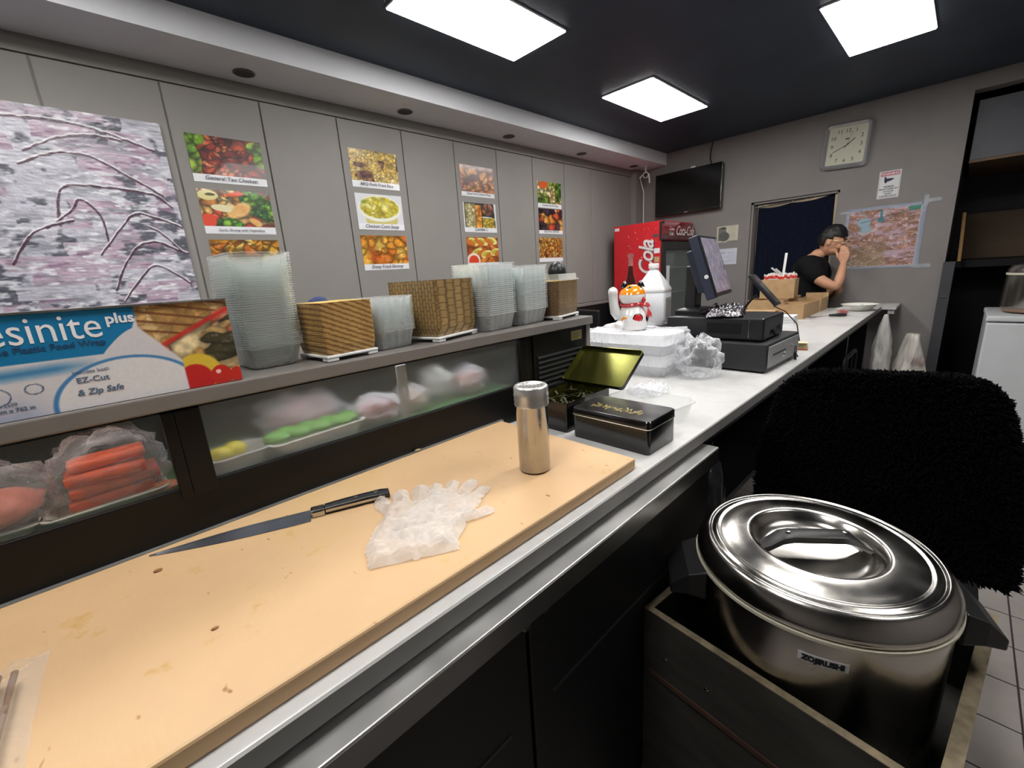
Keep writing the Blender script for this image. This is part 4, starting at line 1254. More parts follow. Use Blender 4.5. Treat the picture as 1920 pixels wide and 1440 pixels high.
def stack(name, me, n, x, y, dz, rot, lb, cat, group, z0=SZ, jit=0.0008, lean=(0, 0), curve=0.0):
    for k in range(n):
        o = bpy.data.objects.new(name, me)
        col.objects.link(o)
        t = k / max(1, n - 1)
        o.location = (x + random.uniform(-jit, jit) + lean[0] * t + curve * t * t, y + random.uniform(-jit, jit) + lean[1] * t, z0 + dz * k)
        o.rotation_euler = (0, 0, rad(rot + random.uniform(-0.6, 0.6)))
        tag(o, (('lowest ' if k == 0 else 'topmost ') + lb) if k in (0, n - 1) else lb, cat, group)
m_pet = clear('clear_pet_plastic', (244, 248, 245), 0.12, 0.12, edge=0.6)
m_pet2 = clear('clear_pet_plastic_b', (246, 250, 250), 0.14, 0.12, edge=0.62)

# cling film box
wrp = thing('cling_film_box', 'blue and white plastic food wrap box with sandwich picture on the case shelf', 'box', (0, 0, 0))
WX0, WX1, WH = -0.29, 0.180, 0.146
B(WX0, WX1, 0.917, 1.035, SZ, SZ + WH).build('carton', mat('carton_dark', (44, 36, 34), 0.5), wrp)
B(WX0, WX1, 0.912, 1.03, SZ + WH, SZ + WH + 0.003).build('cutter_strip', m_steel, wrp)
def f_wrap(U, V):
    x = WX0 + U * (WX1 - WX0)
    z = V * WH
    wv = 0.5 + 0.5 * np.sin((z - 0.02) * 90 + 3 * x)
    c = mixc(np.full(U.shape + (3,), (214., 212., 216.)), (60, 130, 180), np.clip(1 - np.abs(z - 0.066 - 0.03 * np.clip(x, -1, 0.0)) / 0.012, 0, 1) * np.clip((0.0 - x) * 20, 0, 1))
    c = mixc(c, (140, 150, 190), np.clip((0.045 - z) * 12, 0, 0.6) * np.clip((-0.06 - x) * 30, 0, 1))
    ov = np.hypot((x + 0.003 - 0.03) / 0.094, (z - 0.002) / 0.070)
    c = mixc(c, (70, 130, 185), np.clip((1 - ov) * 40, 0, 1))
    c = mixc(c, (226, 224, 226), np.clip((0.94 - ov) * 40, 0, 1))
    xr = 0.058 - 0.012 * np.clip((0.142 - z) / 0.03, 0, 1) - 0.040 * np.clip((0.112 - z) / 0.033, 0, 1) ** 0.7
    blue = np.clip((xr - x) * 800, 0, 1) * np.clip((z - 0.077) * 800, 0, 1)
    c = mixc(c, (18, 120, 172), blue)
    # sandwich picture
    ph = np.clip((x - (0.052 - 0.0 * z)) * 500, 0, 1) * np.clip(((x - 0.05) - (0.115 - z) * 0.75) * 300, 0, 1)
    ph = np.maximum(ph, np.clip((x - 0.098) * 500, 0, 1) * (z > -1))
    br = food(U, V, 3.2, 260, [(206, 166, 106), (190, 146, 84), (216, 182, 126)], 301, 1.4, 2, 0.75, 0.1)
    br = mixc(br, (110, 62, 34), np.clip((np.sin((z * 1.0 + (x - 0.05) * 0.22) * 420) - 0.55) * 3, 0, 0.8) * (z > 0.095))
    fil = food(U, V, 3.2, 60, [(200, 60, 44), (90, 110, 60), (226, 206, 160), (70, 66, 60), (206, 120, 90)], 303, 2.5, 1, 0.5)
    band = np.clip(1 - np.abs((z - 0.085) - (x - 0.12) * 0.62) / 0.022, 0, 1)
    c2 = mixc(br, fil, np.clip(band * 3, 0, 1))
    c2 = mixc(c2, (206, 40, 34), np.clip(1 - np.abs((z - 0.101) - (x - 0.12) * 0.5) / 0.006, 0, 1) * (x > 0.07))
    c2 = mixc(c2, food(U, V, 3.2, 120, [(196, 160, 104), (216, 190, 140), (70, 66, 44), (200, 110, 80)], 305, 3, 0.8, 0.6), np.clip((x - 0.125 - (0.1 - z) * 0.1) * 200, 0, 1) * (z < 0.085 + (x - 0.12) * 0.6))
    c2 = mixc(c2, (222, 190, 60), ell(x, z, 0.118, 0.022, 0.036, 0.038))
    c2 = mixc(c2, (196, 36, 36), ell(x, z, 0.112, 0.012, 0.027, 0.030))
    c2 = mixc(c2, (200, 44, 34), np.maximum(ell(x, z, 0.150, 0.014, 0.017, 0.020), ell(x, z, 0.174, 0.012, 0.012, 0.014)))
    c2 = mixc(c2, (250, 200, 190), ell(x, z, 0.146, 0.022, 0.004, 0.004))
    c2 = mixc(c2, (60, 80, 40), ell(x, z, 0.088, 0.006, 0.008, 0.016))
    c = mixc(c, c2, ph)
    for (cx, cz, r0) in ((-0.118, 0.035, 0.016), (-0.078, 0.040, 0.009)):
        d = np.hypot((x - cx), (z - cz) * 1.25)
        c = mixc(c, (70, 90, 120), np.clip((0.0011 - np.abs(d - r0)) * 2500, 0, 1))
    return c
pf = sheet('front_print', WX1 - WX0, WH, 380, 118, f_wrap, m_print, wrp, frame((WX0, 0.9165, SZ), (1, 0, 0), (0, 0, 1)))
FW = lambda x, z: frame((x, 0.9150, SZ + z), (1, 0, 0), (0, 0, 1))
m_wt = mat('wrap_white', (236, 236, 238), 0.5)
m_wb = mat('wrap_blue', (30, 70, 110), 0.5)
m_wg = mat('wrap_grey_blue', (84, 104, 130), 0.5)
text('lettering', 'Resinite', 0.0545, m_wt, pf, FW(0.012, 0.1045), 'RIGHT', xs=0.86, thick=0.0001)
text('lettering', 'plus', 0.0215, m_wt, pf, FW(0.017, 0.123), bold=0.0006, thick=0.0001)
text('lettering', 'All Purpose Plastic Food Wrap', 0.0122, m_wb, pf, FW(0.011, 0.0925), 'RIGHT', bold=0.0003, thick=0.0001, xs=1.06)
text('lettering', 'Includes both', 0.0078, m_wg, pf, FW(-0.036, 0.0525), thick=0.0001)
text('lettering', 'EZ-Cut', 0.0118, m_wg, pf, FW(-0.034, 0.0385), thick=0.0001, bold=0.0002, xs=1.05)
text('lettering', '& Zip Safe', 0.0128, m_wg, pf, FW(-0.037, 0.0195), thick=0.0001, shear=0.2, bold=0.0003)
text('lettering', '18 in x 2500', 0.0068, m_wg, pf, FW(-0.098, 0.021), 'RIGHT', thick=0.0001)
text('lettering', '45 cm x 762 m', 0.0078, m_wg, pf, FW(-0.082, 0.0125), 'RIGHT', thick=0.0001, bold=0.0002)

# clear tub stacks and kraft tray stacks
stack('clear_container', cup_mesh('clear_container', 0.112, 0.15, 0.045, 0.84, 0.022, 0.010, m_pet), 40, 0.262, 1.055, 0.0048, 4,
      'clear ribbed plastic container in the tallest stack beside the wrap box', 'container', 'containers in the tallest stack', lean=(-0.006, 0.0), curve=0.01)
def kraft(name, rgb1, rgb2, kind):
    """printed weave: kind 0 slanted wicker lines, 1 upright bamboo strips, 2 fine brown weave"""
    m, nt, b, out = bare(name)
    g = nt.nodes.new('ShaderNodeNewGeometry')
    mpn = nt.nodes.new('ShaderNodeMapping')
    nt.links.new(g.outputs['Position'], mpn.inputs['Vector'])
    if kind == 1:
        mpn.inputs['Rotation'].default_value = (0, rad(90), 0)
        t = nt.nodes.new('ShaderNodeTexBrick')
        t.inputs['Scale'].default_value = 26.0
        t.inputs['Mortar Size'].default_value = 0.035
        t.inputs['Color1'].default_value = (*lin(rgb1), 1)
        t.inputs['Color2'].default_value = (*[x * 0.86 for x in lin(rgb1)], 1)
        t.inputs['Mortar'].default_value = (*lin(rgb2), 1)
        src = t.outputs['Color']
    else:
        w = nt.nodes.new('ShaderNodeTexWave')
        w.bands_direction = 'Z'
        mpn.inputs['Rotation'].default_value = (0, rad(-24 if kind == 0 else 8), 0)
        w.inputs['Scale'].default_value = 30.0 if kind == 0 else 60.0
        w.inputs['Distortion'].default_value = 1.6 if kind == 0 else 5.0
        w.inputs['Detail'].default_value = 2.0
        w.inputs['Detail Scale'].default_value = 4.0
        src = ramp(nt, w.outputs['Fac'], [(0.2, lin(rgb2)), (0.55, lin(rgb1))]).outputs['Color']
        t = w
    nt.links.new(mpn.outputs['Vector'], t.inputs['Vector'])
    n = noise_node(nt, 40.0)
    r = ramp(nt, n.outputs['Fac'], [(0.3, (0.75,) * 3), (0.6, (1, 1, 1))])
    mx = nt.nodes.new('ShaderNodeMix')
    mx.data_type = 'RGBA'
    mx.blend_type = 'MULTIPLY'
    mx.inputs[0].default_value = 1.0
    nt.links.new(src, mx.inputs[6])
    nt.links.new(r.outputs['Color'], mx.inputs[7])
    nt.links.new(mx.outputs[2], b.inputs['Base Color'])
    b.inputs['Roughness'].default_value = 0.45
    return m
m_kr1 = kraft('kraft_weave_print', (196, 162, 104), (140, 100, 54), 0)
m_kr2 = kraft('bamboo_weave_print', (176, 148, 102), (122, 96, 60), 1)
m_krin = mat('cream_tray_lining', (226, 200, 134), 0.5, var=0.08)
def kraft_tray(name, w, d, h, m):
    """square paper tray: printed outside, cream inside, thin folded rim"""
    me = MB().loops([rrect(w * 0.93, d * 0.93, 0.004, 2, z=0.0), rrect(w, d, 0.004, 2, z=h), rrect(w * 0.985, d * 0.985, 0.004, 2, z=h), rrect(w * 0.92, d * 0.92, 0.004, 2, z=0.002)], True, True).mesh(name)
    me.materials.append(m)
    me.materials.append(m_krin)
    for p in me.polygons:
        c = p.center
        if p.normal.z > 0.5 or (p.normal.x * c.x + p.normal.y * c.y) < -1e-5:
            p.material_index = 1
    return me
def base_tray(x, y, w, d, rot, lb):
    t = thing('white_footed_tray', lb, 'tray', (x, y, SZ), rot)
    B(-w / 2, w / 2, -d / 2, d / 2, 0.007, 0.013).build('plate', m_white, t, bevel=0.002)
    for sx in (-1, 1):
        for sy in (-1, 1):
            cx, cy = sx * (w / 2 - 0.014), sy * (d / 2 - 0.014)
            B(cx - 0.013, cx + 0.013, cy - 0.013, cy + 0.013, 0.0, 0.0072).build('foot', m_white, t, bevel=0.002)
base_tray(0.398, 0.992, 0.125, 0.13, 6, 'white footed tray under the small kraft tray stack')
stack('kraft_tray', kraft_tray('kraft_tray', 0.122, 0.128, 0.022, m_kr1), 20, 0.398, 0.992, 0.0047, 6, 'woven print kraft tray in the stack beside the tallest clear stack', 'tray', 'small kraft trays', z0=SZ + 0.0135, jit=0.0004)
stack('clear_container', cup_mesh('clear_tub', 0.104, 0.11, 0.045, 0.86, 0.012, 0.008, m_pet2), 20, 0.528, 1.005, 0.0042, 6,
      'clear plastic tub in the low stack between two kraft stacks', 'container', 'tubs in the low clear stack')
base_tray(0.690, 1.02, 0.174, 0.165, 16, 'white footed tray under the large bamboo print stack')
stack('kraft_tray', kraft_tray('bamboo_tray', 0.170, 0.160, 0.024, m_kr2), 27, 0.690, 1.02, 0.0046, 16, 'bamboo print tray in the large square stack', 'tray', 'large bamboo print trays', z0=SZ + 0.0135, jit=0.0004)
stack('clear_container', cup_mesh('clear_box', 0.130, 0.135, 0.05, 0.86, 0.012, 0.010, m_pet2), 26, 0.872, 1.01, 0.0058, 6,
      'clear plastic box in the stack next to the bamboo print trays', 'container', 'boxes in the twin clear stacks')
stack('clear_container', cup_mesh('clear_box_b', 0.142, 0.14, 0.05, 0.86, 0.012, 0.010, m_pet2), 25, 1.025, 1.02, 0.0056, 8,
      'clear plastic box in the stack next to the far kraft trays', 'container', 'boxes in the twin clear stacks')
base_tray(1.185, 1.02, 0.165, 0.15, 14, 'white footed tray under the far brown tray stack')
stack('kraft_tray', kraft_tray('brown_tray', 0.16, 0.146, 0.022, kraft('brown_weave_print', (140, 112, 80), (84, 64, 42), 2)), 22, 1.185, 1.02, 0.0044, 14, 'brown weave print tray at the far end of the shelf', 'tray', 'far brown trays', z0=SZ + 0.0135, jit=0.0004)
lidm = MB().loops([rrect(0.172, 0.158, 0.008, 4, z=0), rrect(0.172, 0.158, 0.008, 4, z=0.004), rrect(0.16, 0.146, 0.008, 4, z=0.005), rrect(0.155, 0.141, 0.008, 4, z=0.022)], False, True)
o = lidm.build('plastic_cover', m_pet2, smooth=True)
o.location = (1.185, 1.02, SZ + 0.0135 + 0.0044 * 21 + 0.0225)
o.rotation_euler = (0, 0, rad(14))
tag(o, 'clear plastic cover lying on top of the far brown trays', 'cover')
# small things peeking out behind the stacks
o = MB().ball((0, 0, 0), 1, 20, 14)
o.v = [(p[0] * 0.026 * (1 + 0.25 * mnoise.noise(Vector(p) * 2)), p[1] * 0.025, (p[2] + 1) * 0.018) for p in o.v]
o = o.build('blue_sponge', mat('blue_sponge_foam', (38, 54, 100), 0.8, var=0.15, bump=0.4, bscale=200), smooth=True)
o.location = (0.44, 1.18, SZ + 0.098)
tag(o, 'rounded blue sponge peeking over the small kraft trays', 'sponge')
hb = thing('box_riser', 'low cardboard box standing behind the small kraft trays', 'box', (0.44, 1.18, SZ))
B(-0.04, 0.04, -0.04, 0.04, 0.0, 0.097).build('carton', m_card, hb)
lm = thing('gooseneck_lamp', 'black rounded lamp head rising behind the far clear boxes', 'lamp', (1.435, 1.19, CT))
MB().lathe([(0.0, 0.0), (0.03, 0.0), (0.03, 0.006), (0.0, 0.008)], 18).build('foot', m_blackpl, lm, smooth=True)
MB().tube([(0, 0, 0.005), (0, 0, 0.43)], 0.007, 8).build('stem', m_blackpl, lm, smooth=True)
MB().ball((0, 0, 0), 1.0, 22, 12, (0.038, 0.038, 0.048)).xf(Matrix.Translation((0.0, 0, 0.446))).build('head', m_blackpl, lm, smooth=True)

# ------------------------------------------------------------------ tins, tub and bagged foam boxes by the case
m_tin = mat('black_tin', (14, 14, 15), 0.22, var=0.2, vscale=6, coat=0.3, rvar=0.08)
m_tinin = mat('olive_tin_inside', (104, 104, 48), 0.2, 0.85, var=0.2, vscale=8)
m_gold = mat('gold_print', (150, 132, 74), 0.4, 0.4, var=0.3, vscale=160)
tn = thing('seaweed_tin', 'closed black rectangular tin with worn gold characters on its lid', 'tin', (0.966, 0.592, CT))
MB().loops([rrect(0.136, 0.228, 0.010, 4, z=0.0), rrect(0.138, 0.230, 0.011, 4, z=0.004), rrect(0.138, 0.230, 0.011, 4, z=0.068)]).build('body', m_tin, tn, smooth=True)
tl = MB().loops([rrect(0.141, 0.233, 0.012, 4, z=0.066), rrect(0.141, 0.233, 0.012, 4, z=0.084), rrect(0.136, 0.228, 0.011, 4, z=0.087), rrect(0.128, 0.22, 0.010, 4, z=0.087)]).build('lid', m_tin, tn, smooth=True)
MB().loops([rrect(0.142, 0.234, 0.012, 4, z=0.0655), rrect(0.1435, 0.2355, 0.012, 4, z=0.0665), rrect(0.142, 0.234, 0.012, 4, z=0.0675)], False, False).build('rim_line', mat('pale_rim', (170, 164, 146), 0.35, 0.8), tl)
rs_ = random.Random(12)
for k in range(5):          # worn brush characters: clusters of strokes
    cy = 0.062 - 0.031 * k
    mb = MB()
    for j in range(9):
        a = (rs_.uniform(-0.011, 0.011), cy + rs_.uniform(-0.010, 0.010))
        b = (a[0] + rs_.choice((0, 0.014, -0.014, 0.004)), a[1] + rs_.choice((0.012, -0.012, 0.002)))
        if abs(a[0] - b[0]) + abs(a[1] - b[1]) < 0.004:
            continue
        mb.bar((a[0] - 0.02, a[1], 0.0873), (b[0] - 0.02, b[1], 0.0873), 0.0042, 0.0005)
    stuff(mb.build('gold_character', m_gold, tl))
ot = thing('open_tin', 'open black tin box with olive inside and raised lid', 'tin', (1.015, 0.812, CT))
W_, D_ = 0.222, 0.155
MB().loops([rrect(W_, D_, 0.008, 3, z=0.0), rrect(W_, D_, 0.008, 3, z=0.086), rrect(W_ - 0.004, D_ - 0.004, 0.007, 3, z=0.086), rrect(W_ - 0.004, D_ - 0.004, 0.007, 3, z=0.003)], True, False).build('body', m_tin, ot)
MB().loops([rrect(W_ - 0.005, D_ - 0.005, 0.006, 3, z=0.085), rrect(W_ - 0.005, D_ - 0.005, 0.006, 3, z=0.004)], False, True).build('lining', m_tinin, ot)
mb = MB()
for k in range(60):
    x, y = rs_.uniform(-0.09, 0.1), rs_.uniform(-0.07, 0.07)
    mb.bar((x, y, 0.05 + 0.02 * rs_.random()), (x + rs_.uniform(-0.03, 0.03), y + rs_.uniform(-0.03, 0.03), 0.055 + 0.02 * rs_.random()), 0.006, 0.001)
stuff(mb.build('seaweed_flakes', mat('seaweed_green', (58, 56, 30), 0.6, var=0.3), ot))
L_ = Matrix.Translation((0.103, -0.012, 0.083)) @ Matrix.Rotation(rad(-36), 4, 'Y')
lw_, ld_ = 0.160, 0.238
rr = lambda e, z: [(x + lw_ / 2, y, z) for x, y, _ in rrect(lw_ - e, ld_ - e, 0.010, 4)]
lo = MB().loops([rr(0.0, 0.016), rr(0.0, 0.002), rr(0.004, 0.0)], False, True).loops([rr(0.003, 0.0155), rr(0.003, 0.003)], False, False).xf(L_).build('lid_outer', m_tin, ot)
MB().loops([rr(0.004, 0.016), rr(0.004, 0.0035)], False, True).loops([rr(0.0, 0.016), rr(0.004, 0.016)], False, False).xf(L_).build('lid_inner', m_tinin, ot, smooth=True, angle=30)

def tubmesh(w, d, h):
    return MB().loops([rrect(w * 0.84, d * 0.84, 0.028, 6, z=0.0), rrect(w * 0.87, d * 0.87, 0.03, 6, z=0.004), rrect(w * 0.97, d * 0.97, 0.032, 6, z=h * 0.9), rrect(w * 0.985, d * 0.985, 0.033, 6, z=h), rrect(w + 0.008, d + 0.008, 0.036, 6, z=h), rrect(w + 0.008, d + 0.008, 0.036, 6, z=h - 0.004)], True, False)
tb = tubmesh(0.145, 0.235, 0.052).build('deli_tub', clear('tub_plastic', (240, 240, 238), 0.16, 0.12, edge=0.55), smooth=True)
tb.location = (1.19, 0.63, CT + 0.0005)
tb.rotation_euler = (0, 0, rad(-8))
tag(tb, 'open clear rectangular tub beside the black tins', 'container')

m_foam = mat('white_foam', (236, 236, 240), 0.6, var=0.02, bump=0.08, bscale=200)
fm = thing('foam_box', 'white foam takeout box, lower of two in the plastic bag', 'box', (1.74, 1.01, CT))
def foambox(t):
    MB().loops([rrect(0.20, 0.38, 0.02, 4, z=0.0), rrect(0.23, 0.41, 0.024, 4, z=0.04), rrect(0.236, 0.416, 0.024, 4, z=0.043)]).build('base', m_foam, t, smooth=True, angle=30)
    MB().loops([rrect(0.236, 0.416, 0.024, 4, z=0.0435), rrect(0.23, 0.41, 0.024, 4, z=0.048), rrect(0.205, 0.385, 0.02, 4, z=0.085)]).build('lid', m_foam, t, smooth=True, angle=30)
foambox(fm)
fm2 = dup(fm, (1.743, 1.013, CT + 0.0855), 1.0, 'white foam takeout box, upper of two in the plastic bag under the cat')
def drape(cx, cy, hx, hy, h, seed, amp, nu=64, nv=30, bulge=(0, 0)):
    """crumpled bag wall around a box footprint, open below"""
    mb = MB()
    rings = []
    for j in range(nv + 1):
        s = j / nv
        r = []
        for i in range(nu):
            a = 2 * math.pi * i / nu
            ca, sa = math.cos(a), math.sin(a)
            q = (abs(ca) ** 6 + abs(sa) ** 6) ** (-1 / 6)
            if s < 0.7:
                f, z = 1.0, h * s / 0.7
            else:
                f, z = 1 - 0.6 * (s - 0.7) / 0.3, h * (1 + 0.04 * (s - 0.7) / 0.3)
            p = Vector((ca * 3, sa * 3, s * 4 + seed))
            n_ = abs(mnoise.noise(p)) + 0.6 * abs(mnoise.noise(p * 2.4)) + 0.35 * abs(mnoise.noise(p * 5.5))
            bl = max(0, ca * bulge[0] + sa * bulge[1]) * math.sin(math.pi * min(1, s / 0.8))
            r.append((cx + ca * q * hx * f + ca * (amp * n_ + bl), cy + sa * q * hy * f + sa * (amp * n_ + bl), max(0.002, z + amp * 0.5 * (n_ - 0.5) * s)))
        rings.append(r)
    return mb.loops(rings, False, False)
m_film = clear('loose_film', (244, 244, 248), 0.10, 0.06, bump=1.0, bscale=22, edge=0.75)
fb = drape(0, 0, 0.122, 0.212, 0.176, 3.0, 0.028).build('film_bag', m_film, smooth=True, angle=80)
fb.location = (1.74, 1.01, CT)
tag(fb, 'crumpled clear plastic bag wrapped around the foam boxes', 'bag')
bb = clearbag('bag_end', 1.735, 0.71, CT + 0.002, 0.08, 0.075, 0.085, 4.2, m_film, 'puffed end of clear plastic film beside the cash drawer', amp=0.6)
tag(bb, 'puffed loose clear plastic film beside the cash drawer', 'film')
fl2 = film(0.22, 0.2, lambda x, y: 0.09 - math.hypot(x - 0.1, (y - 0.1) * 1.3) + 0.02 * mnoise.noise((x * 30, y * 30, 1)), 44, 40, 0.03, 20, 2.2, 0.004).build('film_scrap', m_film, smooth=True, angle=80)
fl2.location = (1.32, 0.66, CT)
tag(fl2, 'flattened scrap of clear film on the counter behind the tub', 'film')
rc = thing('white_carton', 'white foam carton behind the cat carrying the vinegar jug', 'box', (2.02, 1.13, CT))
B(-0.125, 0.13, -0.13, 0.13, 0.0, 0.155).build('body', m_foam, rc, bevel=0.01)
B(-0.13, 0.135, -0.135, 0.135, 0.155, 0.172).build('lid', m_foam, rc, bevel=0.005)

# ------------------------------------------------------------------ vinegar jug
jg = thing('plastic_jug', 'translucent white square jug with a paper label behind the cat', 'jug', (1.985, 1.045, CT + 0.172), 12)
m_jug = mat('milky_jug', (226, 228, 230), 0.3, var=0.04, sub=0.3)
rings = [rrect(0.13, 0.13, 0.012, 5, z=0.0), rrect(0.14, 0.14, 0.012, 5, z=0.006), rrect(0.14, 0.14, 0.012, 5, z=0.148), rrect(0.135, 0.135, 0.012, 5, z=0.153), rrect(0.142, 0.142, 0.012, 5, z=0.158), rrect(0.142, 0.142, 0.012, 5, z=0.168), rrect(0.096, 0.096, 0.014, 5, z=0.21), rrect(0.050, 0.050, 0.018, 5, z=0.25), rrect(0.040, 0.040, 0.0195, 5, z=0.258), rrect(0.040, 0.040, 0.0195, 5, z=0.268)]
MB().loops(rings).build('body', m_jug, jg, smooth=True, angle=50)
MB().lathe([(0.024, 0.266), (0.024, 0.286), (0.022, 0.289), (0.0, 0.289)], 24).build('cap', m_whitepl, jg, smooth=True)
MB().tube([(0.03, 0.0, 0.262), (0.052, 0, 0.256), (0.062, 0, 0.235), (0.063, 0, 0.2)], 0.010, 10).build('grip', m_jug, jg, smooth=True)
lb_ = B(-0.045, 0.05, -0.0718, -0.0708, 0.012, 0.128).build('paper_label', mat('grey_label', (176, 172, 172), 0.6, var=0.1), jg)
mb = MB()
for k in range(9):
    mb.box(-0.04, 0.03 + 0.012 * (k % 2), -0.0724, -0.0718, 0.03 + 0.0105 * k, 0.0325 + 0.0105 * k)
stuff(mb.build('label_print', mat('label_grey_ink', (120, 116, 120), 0.6), lb_))

# ------------------------------------------------------------------ lucky cat figurine, seen from its back
ca = thing('lucky_cat', 'white ceramic beckoning cat with orange head patch and red bow', 'figurine', (1.765, 1.03, CT + 0.1735), 30)
ca.scale = (1.14, 1.14, 1.14)
m_cer = mat('white_ceramic', (232, 230, 228), 0.12, var=0.02, coat=0.6)
m_orc = mat('orange_glaze', (238, 146, 30), 0.12, coat=0.6)
m_bkc = mat('black_glaze', (22, 20, 22), 0.12, coat=0.6)
m_rdc = mat('red_glaze', (200, 36, 44), 0.2, coat=0.4)
body = MB().loops([[(r * math.cos(2 * math.pi * k / 24), 0.92 * r * math.sin(2 * math.pi * k / 24), z) for k in range(24)] for r, z in
                   ((0.03, 0.0), (0.058, 0.003), (0.066, 0.02), (0.065, 0.045), (0.058, 0.07), (0.046, 0.09), (0.040, 0.10))])
body.build('body', m_cer, ca, smooth=True, angle=60)
head = MB().ball((0.0, 0.0, 0.132), 0.052, 26, 18, (1.08, 1.0, 0.86)).build('head', m_cer, ca, smooth=True)
hp = MB().ball((0.0, 0.0, 0.132), 0.0525, 26, 18, (1.08, 1.0, 0.86))
hp.v = [p for p in hp.v]
keep = [f for f in hp.f if sum(hp.v[i][2] for i in f) / len(f) > 0.142 and sum(hp.v[i][0] for i in f) / len(f) < 0.03]
hp.f = keep
hp.build('orange_patch', m_orc, ca, smooth=True)
for (x, y) in ((-0.004, 0.030), (-0.004, -0.030)):
    MB().lathe([(0.017, 0.0), (0.012, 0.012), (0.004, 0.024), (0.0, 0.027)], 14, (x, y, 0.166)).build('ear', m_bkc, ca, smooth=True)
MB().ball((-0.032, 0.008, 0.158), 0.013, 12, 8, (0.6, 1.2, 1)).build('black_spot', m_bkc, ca, smooth=True)
MB().tube([(-0.01, 0.05, 0.055), (-0.015, 0.066, 0.075), (-0.018, 0.072, 0.11), (-0.02, 0.074, 0.135), (-0.03, 0.074, 0.15)], [0.022, 0.021, 0.018, 0.018, 0.019], 16).build('raised_arm', m_cer, ca, smooth=True)
MB().ball((-0.028, 0.074, 0.152), 0.0195, 16, 12, (1.15, 1, 1)).build('raised_paw', m_cer, ca, smooth=True)
MB().ball((-0.05, 0.05, 0.022), 0.02, 14, 10).build('tail', m_cer, ca, smooth=True)
mb = MB()
mb.tube([(0.045 * math.cos(a), 0.043 * math.sin(a), 0.1 + 0.004 * math.sin(2 * a)) for a in [2 * math.pi * k / 28 for k in range(29)]], 0.006, 8)
cl = mb.build('collar', m_rdc, ca, smooth=True)
MB().ball((-0.03, -0.034, 0.1), 0.010, 12, 8).tube([(-0.03, -0.034, 0.1), (-0.034, -0.044, 0.118), (-0.03, -0.036, 0.128)], [0.006, 0.008, 0.006], 8).tube([(-0.03, -0.036, 0.1), (-0.022, -0.056, 0.098), (-0.02, -0.062, 0.09)], [0.006, 0.009, 0.007], 8).build('bow', m_rdc, ca, smooth=True)
mb = MB()
for k in range(26):
    a = 2 * math.pi * k / 26
    mb.tube([(-0.026, -0.058, 0.085), (-0.026 + 0.008 * math.cos(a), -0.064 + 0.009 * math.sin(a), 0.05 + 0.006 * (k % 3))], 0.0013, 5)
stuff(mb.build('tassel', mat('tassel_red', (214, 60, 64), 0.7), cl))
for (a, z, s, m_, nm) in ((200, 0.05, 0.018, m_bkc, 'painted_spot'), (200, 0.05, 0.0145, m_rdc, 'painted_spot'), (250, 0.045, 0.014, m_bkc, 'painted_spot'), (152, 0.045, 0.012, m_orc, 'painted_spot')):
    r = 0.0605 + (0.002 if m_ is m_rdc else 0)
    MB().ball((0, 0, 0), s, 14, 8, (0.2, 1.15, 1)).xf(Matrix.Rotation(rad(a), 4, 'Z') @ Matrix.Translation((r, 0, z))).build(nm, m_, ca, smooth=True)

# ------------------------------------------------------------------ till: cash drawer, terminal base, monitor
m_till = mat('charcoal_steel', (34, 35, 38), 0.45, var=0.1, bump=0.05, bscale=400)
cd = thing('cash_drawer', 'black cash drawer with a grey key plate under the till', 'cash drawer', (2.09, 0.70, CT), -2)
B(-0.205, 0.205, -0.205, 0.205, 0.008, 0.12).build('housing', m_till, cd, bevel=0.004)
dfp = B(-0.19, 0.195, -0.2085, -0.205, 0.022, 0.108).build('drawer_front', mat('grey_fascia', (150, 150, 150), 0.45), cd, bevel=0.001)
B(-0.14, 0.02, -0.2095, -0.208, 0.066, 0.071).build('cheque_slot', m_black, dfp)
MB().lathe([(0.0, 0.006), (0.010, 0.005), (0.012, 0.0)], 18).xf(frame((0.0, -0.2085, 0.05), (1, 0, 0), (0, 0, 1))).build('lock', m_steel, dfp, smooth=True)
MB().tube([(0.08, -0.2085, 0.078), (0.08, -0.225, 0.078)], 0.004, 8).build('key', m_steel, dfp)
ring = MB()
ring.tube([(0.1 + 0.012 * math.cos(a), -0.224, 0.055 + 0.016 * math.sin(a)) for a in [2 * math.pi * k / 16 for k in range(17)]], 0.0015, 6)
ring.bar((0.1, -0.222, 0.04), (0.12, -0.222, 0.005), 0.002, 0.01, (0, 1, 0)).bar((0.1, -0.224, 0.04), (0.14, -0.224, 0.015), 0.002, 0.009, (0, 1, 0))
ring.build('key_ring', m_black, dfp)
for sx in (-1, 1):
    for sy in (-1, 1):
        MB().lathe([(0.0, 0.0), (0.014, 0.0), (0.014, 0.008), (0.0, 0.008)], 12, (sx * 0.18, sy * 0.18, 0)).build('foot', m_black, cd)
pb = thing('till_terminal', 'black till terminal box standing on the cash drawer', 'till', (2.052, 0.735, CT + 0.12), 0)
B(-0.135, 0.138, -0.205, 0.205, 0.005, 0.098).build('housing', mat('till_black', (22, 23, 27), 0.34, var=0.12), pb, bevel=0.008, seg=3)
B(-0.1365, -0.134, -0.12, 0.02, 0.03, 0.075).build('port_cover', m_black, pb)
B(-0.137, -0.1345, -0.150, -0.1485, 0.015, 0.09).build('seam_line', m_steel, pb)
MB().tube([(-0.02, -0.206, 0.04), (-0.02, -0.215, 0.02), (0.06, -0.215, 0.02), (0.08, -0.206, 0.05)], 0.004, 6).build('front_cable', m_black, pb, smooth=True)
for sx in (-1, 1):
    for sy in (-1, 1):
        B(sx * 0.1 - 0.012, sx * 0.1 + 0.012, sy * 0.17 - 0.012, sy * 0.17 + 0.012, 0.0, 0.006).build('foot', m_black, pb)
TT = CT + 0.218
